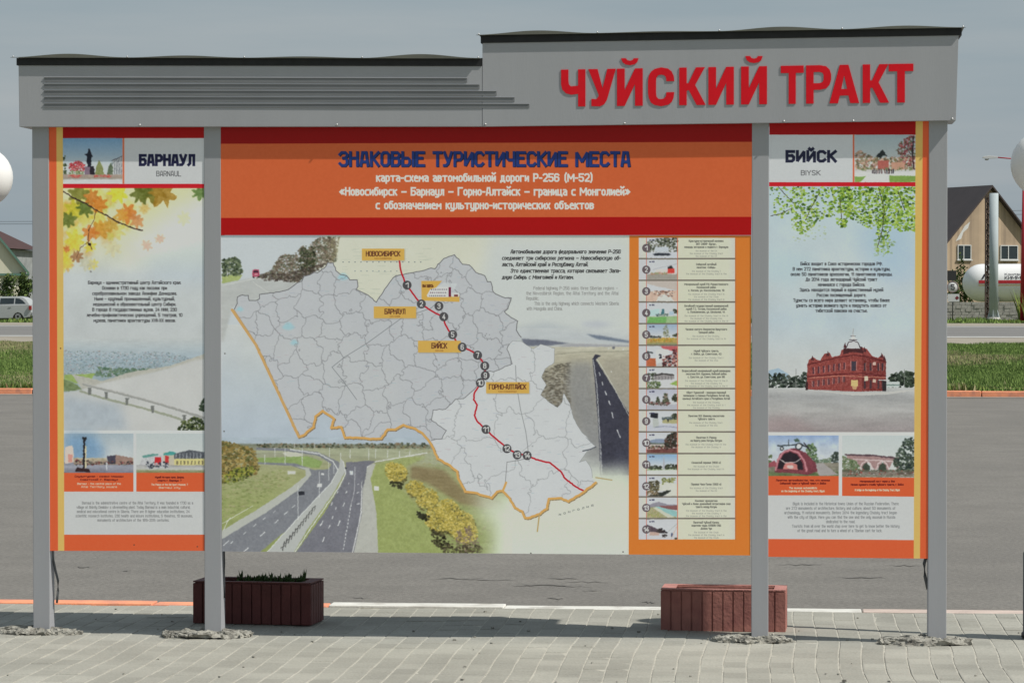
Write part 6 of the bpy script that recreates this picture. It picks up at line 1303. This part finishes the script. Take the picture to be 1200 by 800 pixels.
# red street light mast at the right edge
DR = 188.0; kr = DR / F; p = far(1199.6, 350, DR); M_MRED = mat('mast_red', (.40, .018, .03), .45, .06, 2)
RL = empty('red_street_light', (p.x, p.y, 0), 'tall tapered red mast carrying a white street light, at the right edge', 'street light')
zt = far(0, 186, DR).z; g = MB(); g.tube([(0, 0, -.1), (0, 0, zt)], [4.4 * kr, 1.3 * kr], 16); g.build('mast', M_MRED, RL)
g = MB(); g.tube([(0, 0, zt - .05), ((1180 - 1200) * kr, 0, far(0, 185.6, DR).z), ((1168 - 1200) * kr, 0, far(0, 184.4, DR).z)], .04, 6); g.build('arm', M_MRED, RL)
g = MB(); a = (1151 - 1199.6) * kr; b = (1169 - 1199.6) * kr; z0 = far(0, 184.6, DR).z
g.prism([(a, -.13, z0 - .03), (a + .06, -.13, z0 + .07), (a + .45, -.13, z0 + .12), (b, -.13, z0 + .06), (b, -.13, z0 - .04), (a + .35, -.13, z0 - .08)], (0, .26, 0)); g.build('lamp_head', M_WHITE, RL, .015)
g = MB(); g.lathe([(.005, -.17), (.10, -.15), (.13, -.08)], 12, (a + .28, 0, z0 - .01)); g.build('lens', mat('lamp_lens', (.25, .26, .24), .2), RL)
# speed sign
DS = 186.0; ks = DS / F; p = far(1116.5, 340, DS); M_SIGNW = mat('sign_white', (.62, .62, .62), .5, .04, 2)
SS_ = empty('speed_limit_sign', (p.x, p.y, 0), 'round white speed sign reading 5 with plates above and below, on a grey post', 'road sign')
g = MB(); g.tube([(0, .05, -.1), (0, .05, far(0, 318, DS).z)], .035, 8); g.build('post', M_CABLE, SS_)
zc = far(0, 336.2, DS).z; g = MB(); g.lathe([(.001, -.01), (6.6 * ks, -.01), (6.7 * ks, .01), (.001, .012)], 32, (0, 0, zc), 'Y'); dsc = g.build('disc', M_SIGNW, SS_)
g = MB(); g.lathe([(6.6 * ks, -.012), (6.62 * ks, -.02), (5.9 * ks, -.02), (5.88 * ks, -.012)], 32, (0, 0, zc), 'Y', False); g.build('rim', mat('sign_rim_grey_red', (.22, .14, .14), .5), dsc)
stroke_text('5', -.095, zc - .15, .30, .19, .055, lambda z: -.022, 'numeral', M_TBLK, dsc)
g = MB(); g.box((-6.4 * ks, -.01, far(0, 328.6, DS).z), (4.2 * ks, .01, far(0, 317, DS).z)); g.build('upper_plate', mat('sign_back_black', (.03, .03, .03), .6), SS_)
g = MB(); g.box((-6 * ks, -.01, far(0, 353.4, DS).z), (5.4 * ks + .12, .01, far(0, 344.4, DS).z)); pl_ = g.build('lower_plate', M_SIGNW, SS_)
zc = far(0, 349, DS).z; x0 = 5.0 * ks; r_ = .13; g = MB(); g.prism([(x0 - r_, -.014, zc), (x0, -.014, zc - r_), (x0 + r_, -.014, zc), (x0, -.014, zc + r_)], (0, -.004, 0)); g.build('hazard_diamond', mat('diamond_dark_red', (.16, .02, .03), .5), pl_)
# overhead wires far behind
M_WIRE = mat('wire', (.06, .06, .065), .6)
for (ya, yb, lab) in ((262.0, 244.5, 'upper thin overhead wire sagging behind the board'), (264.5, 249.5, 'lower thin overhead wire sagging behind the board')):
    a = far(-250, ya - 2, 240); b = far(1500, yb - 4, 236); g = MB(); n = 30; pts = []
    for i in range(n + 1):
        u = i / n; p = a.lerp(b, u); p.z -= 1.1 * 4 * u * (1 - u) * .3; pts.append(p)
    g.tube(pts, .016, 5); tag(g.build('overhead_wire', M_WIRE), lab, 'wire')

# ------------------------------------------------------------------ silver car on the far side of the road
def car():
    D = 192.0; k = D / F; rear = far(40.5, 377, D); y = rear.y
    C_ = empty('parked_car', (rear.x, y, 0), 'silver family car parked across the road, its rear showing left of the board', 'car')
    M_CAR = mat('silver_paint', (.44, .455, .46), .3, .03, 2, metal=.15); M_TYRE = mat('tyre', (.02, .02, .02), .8); M_RIM = mat('alloy_rim', (.35, .35, .36), .35, metal=.6)
    W = 1.7; L = 4.4
    low = [(0.06, .42), (.0, .62), (.03, .90), (.08, 1.02), (.16, 1.08), (1.2, 1.06), (3.0, .98), (3.55, .93), (4.1, .80), (4.32, .66), (4.4, .45), (4.36, .26), (3.92, .20), (3.86, .34), (3.74, .50), (3.55, .57), (3.36, .50), (3.24, .34), (3.18, .20), (1.22, .20), (1.16, .34), (1.04, .50), (.85, .57), (.66, .50), (.54, .34), (.48, .22), (.12, .28)]
    g = MB(); g.prism([(-x, -W/2, z) for x, z in low], (0, W, 0)); g.build('body', M_CAR, C_, .035)
    up = [(.10, 1.06), (.36, 1.40), (.55, 1.52), (.9, 1.58), (1.9, 1.57), (2.5, 1.50), (3.35, 1.0)]; dn = [(3.35, 1.0), (.10, 1.06)]
    g = MB(); n = len(up)
    va = [g.b.verts.new((-x, -W/2 + .03 + (z - 1.0) * .22, z)) for x, z in up]; vb = [g.b.verts.new((-x, W/2 - .03 - (z - 1.0) * .22, z)) for x, z in up]
    for i in range(n - 1): g.b.faces.new((va[i], va[i+1], vb[i+1], vb[i]))
    g.b.faces.new(va); g.b.faces.new(vb[::-1]); g.b.faces.new((va[0], vb[0], vb[-1], va[-1])); g.build('roof', M_CAR, C_, .03)
    for s in (-1, 1):
        for pts in ([(.36, 1.12), (.56, 1.32), (.76, 1.44), (1.02, 1.47), (1.04, 1.12)], [(1.12, 1.12), (1.11, 1.47), (1.98, 1.46), (2.02, 1.10)], [(2.10, 1.10), (2.07, 1.45), (2.42, 1.40), (2.98, 1.07)]):
            g = MB(); off = lambda z: s * (W/2 - .03 - (z - 1.0) * .22 + .006)
            g.prism([(-x, off(z), z) for x, z in pts], (0, s * .008, 0)); g.build('window', M_GLASS, C_)
        for x in (.85, 3.55):
            g = MB(); g.lathe([(.12, -.10), (.29, -.10), (.325, -.07), (.325, .07), (.29, .10), (.12, .10)], 28, (-x, s * (W/2 - .12), .32), 'Y'); wh = g.build('wheel', M_TYRE, C_)
            g = MB(); g.lathe([(.001, -.02), (.07, -.02), (.09, .0), (.185, .01), (.19, -.02)], 20, (-x, s * (W/2 - .12 + .105), .32), 'Y')
            g.build('rim', M_RIM, wh)
        g = MB(); g.box((-.13, s * W/2 - .10, .74), (.012, s * (W/2 + .004) if s > 0 else s * W/2 + .12, 1.0)); g.build('tail_light', mat('tail_light_red', (.3, .02, .02), .3), C_)
        for x in (1.35, 2.3):
            g = MB(); g.box((-x - .09, s * (W/2 + .02) - .012, .90), (-x + .09, s * (W/2 + .02) + .012, .93)); g.build('door_handle', M_CAR, C_)
    g = MB(); g.box((-.02, -W/2 + .1, .36), (.07, W/2 - .1, .58)); g.build('bumper', M_CAR, C_, .02)
    g = MB(); g.box((-4.4, -W/2 + .08, .14), (-.1, W/2 - .08, .27)); g.build('underbody', M_TYRE, C_)
car()
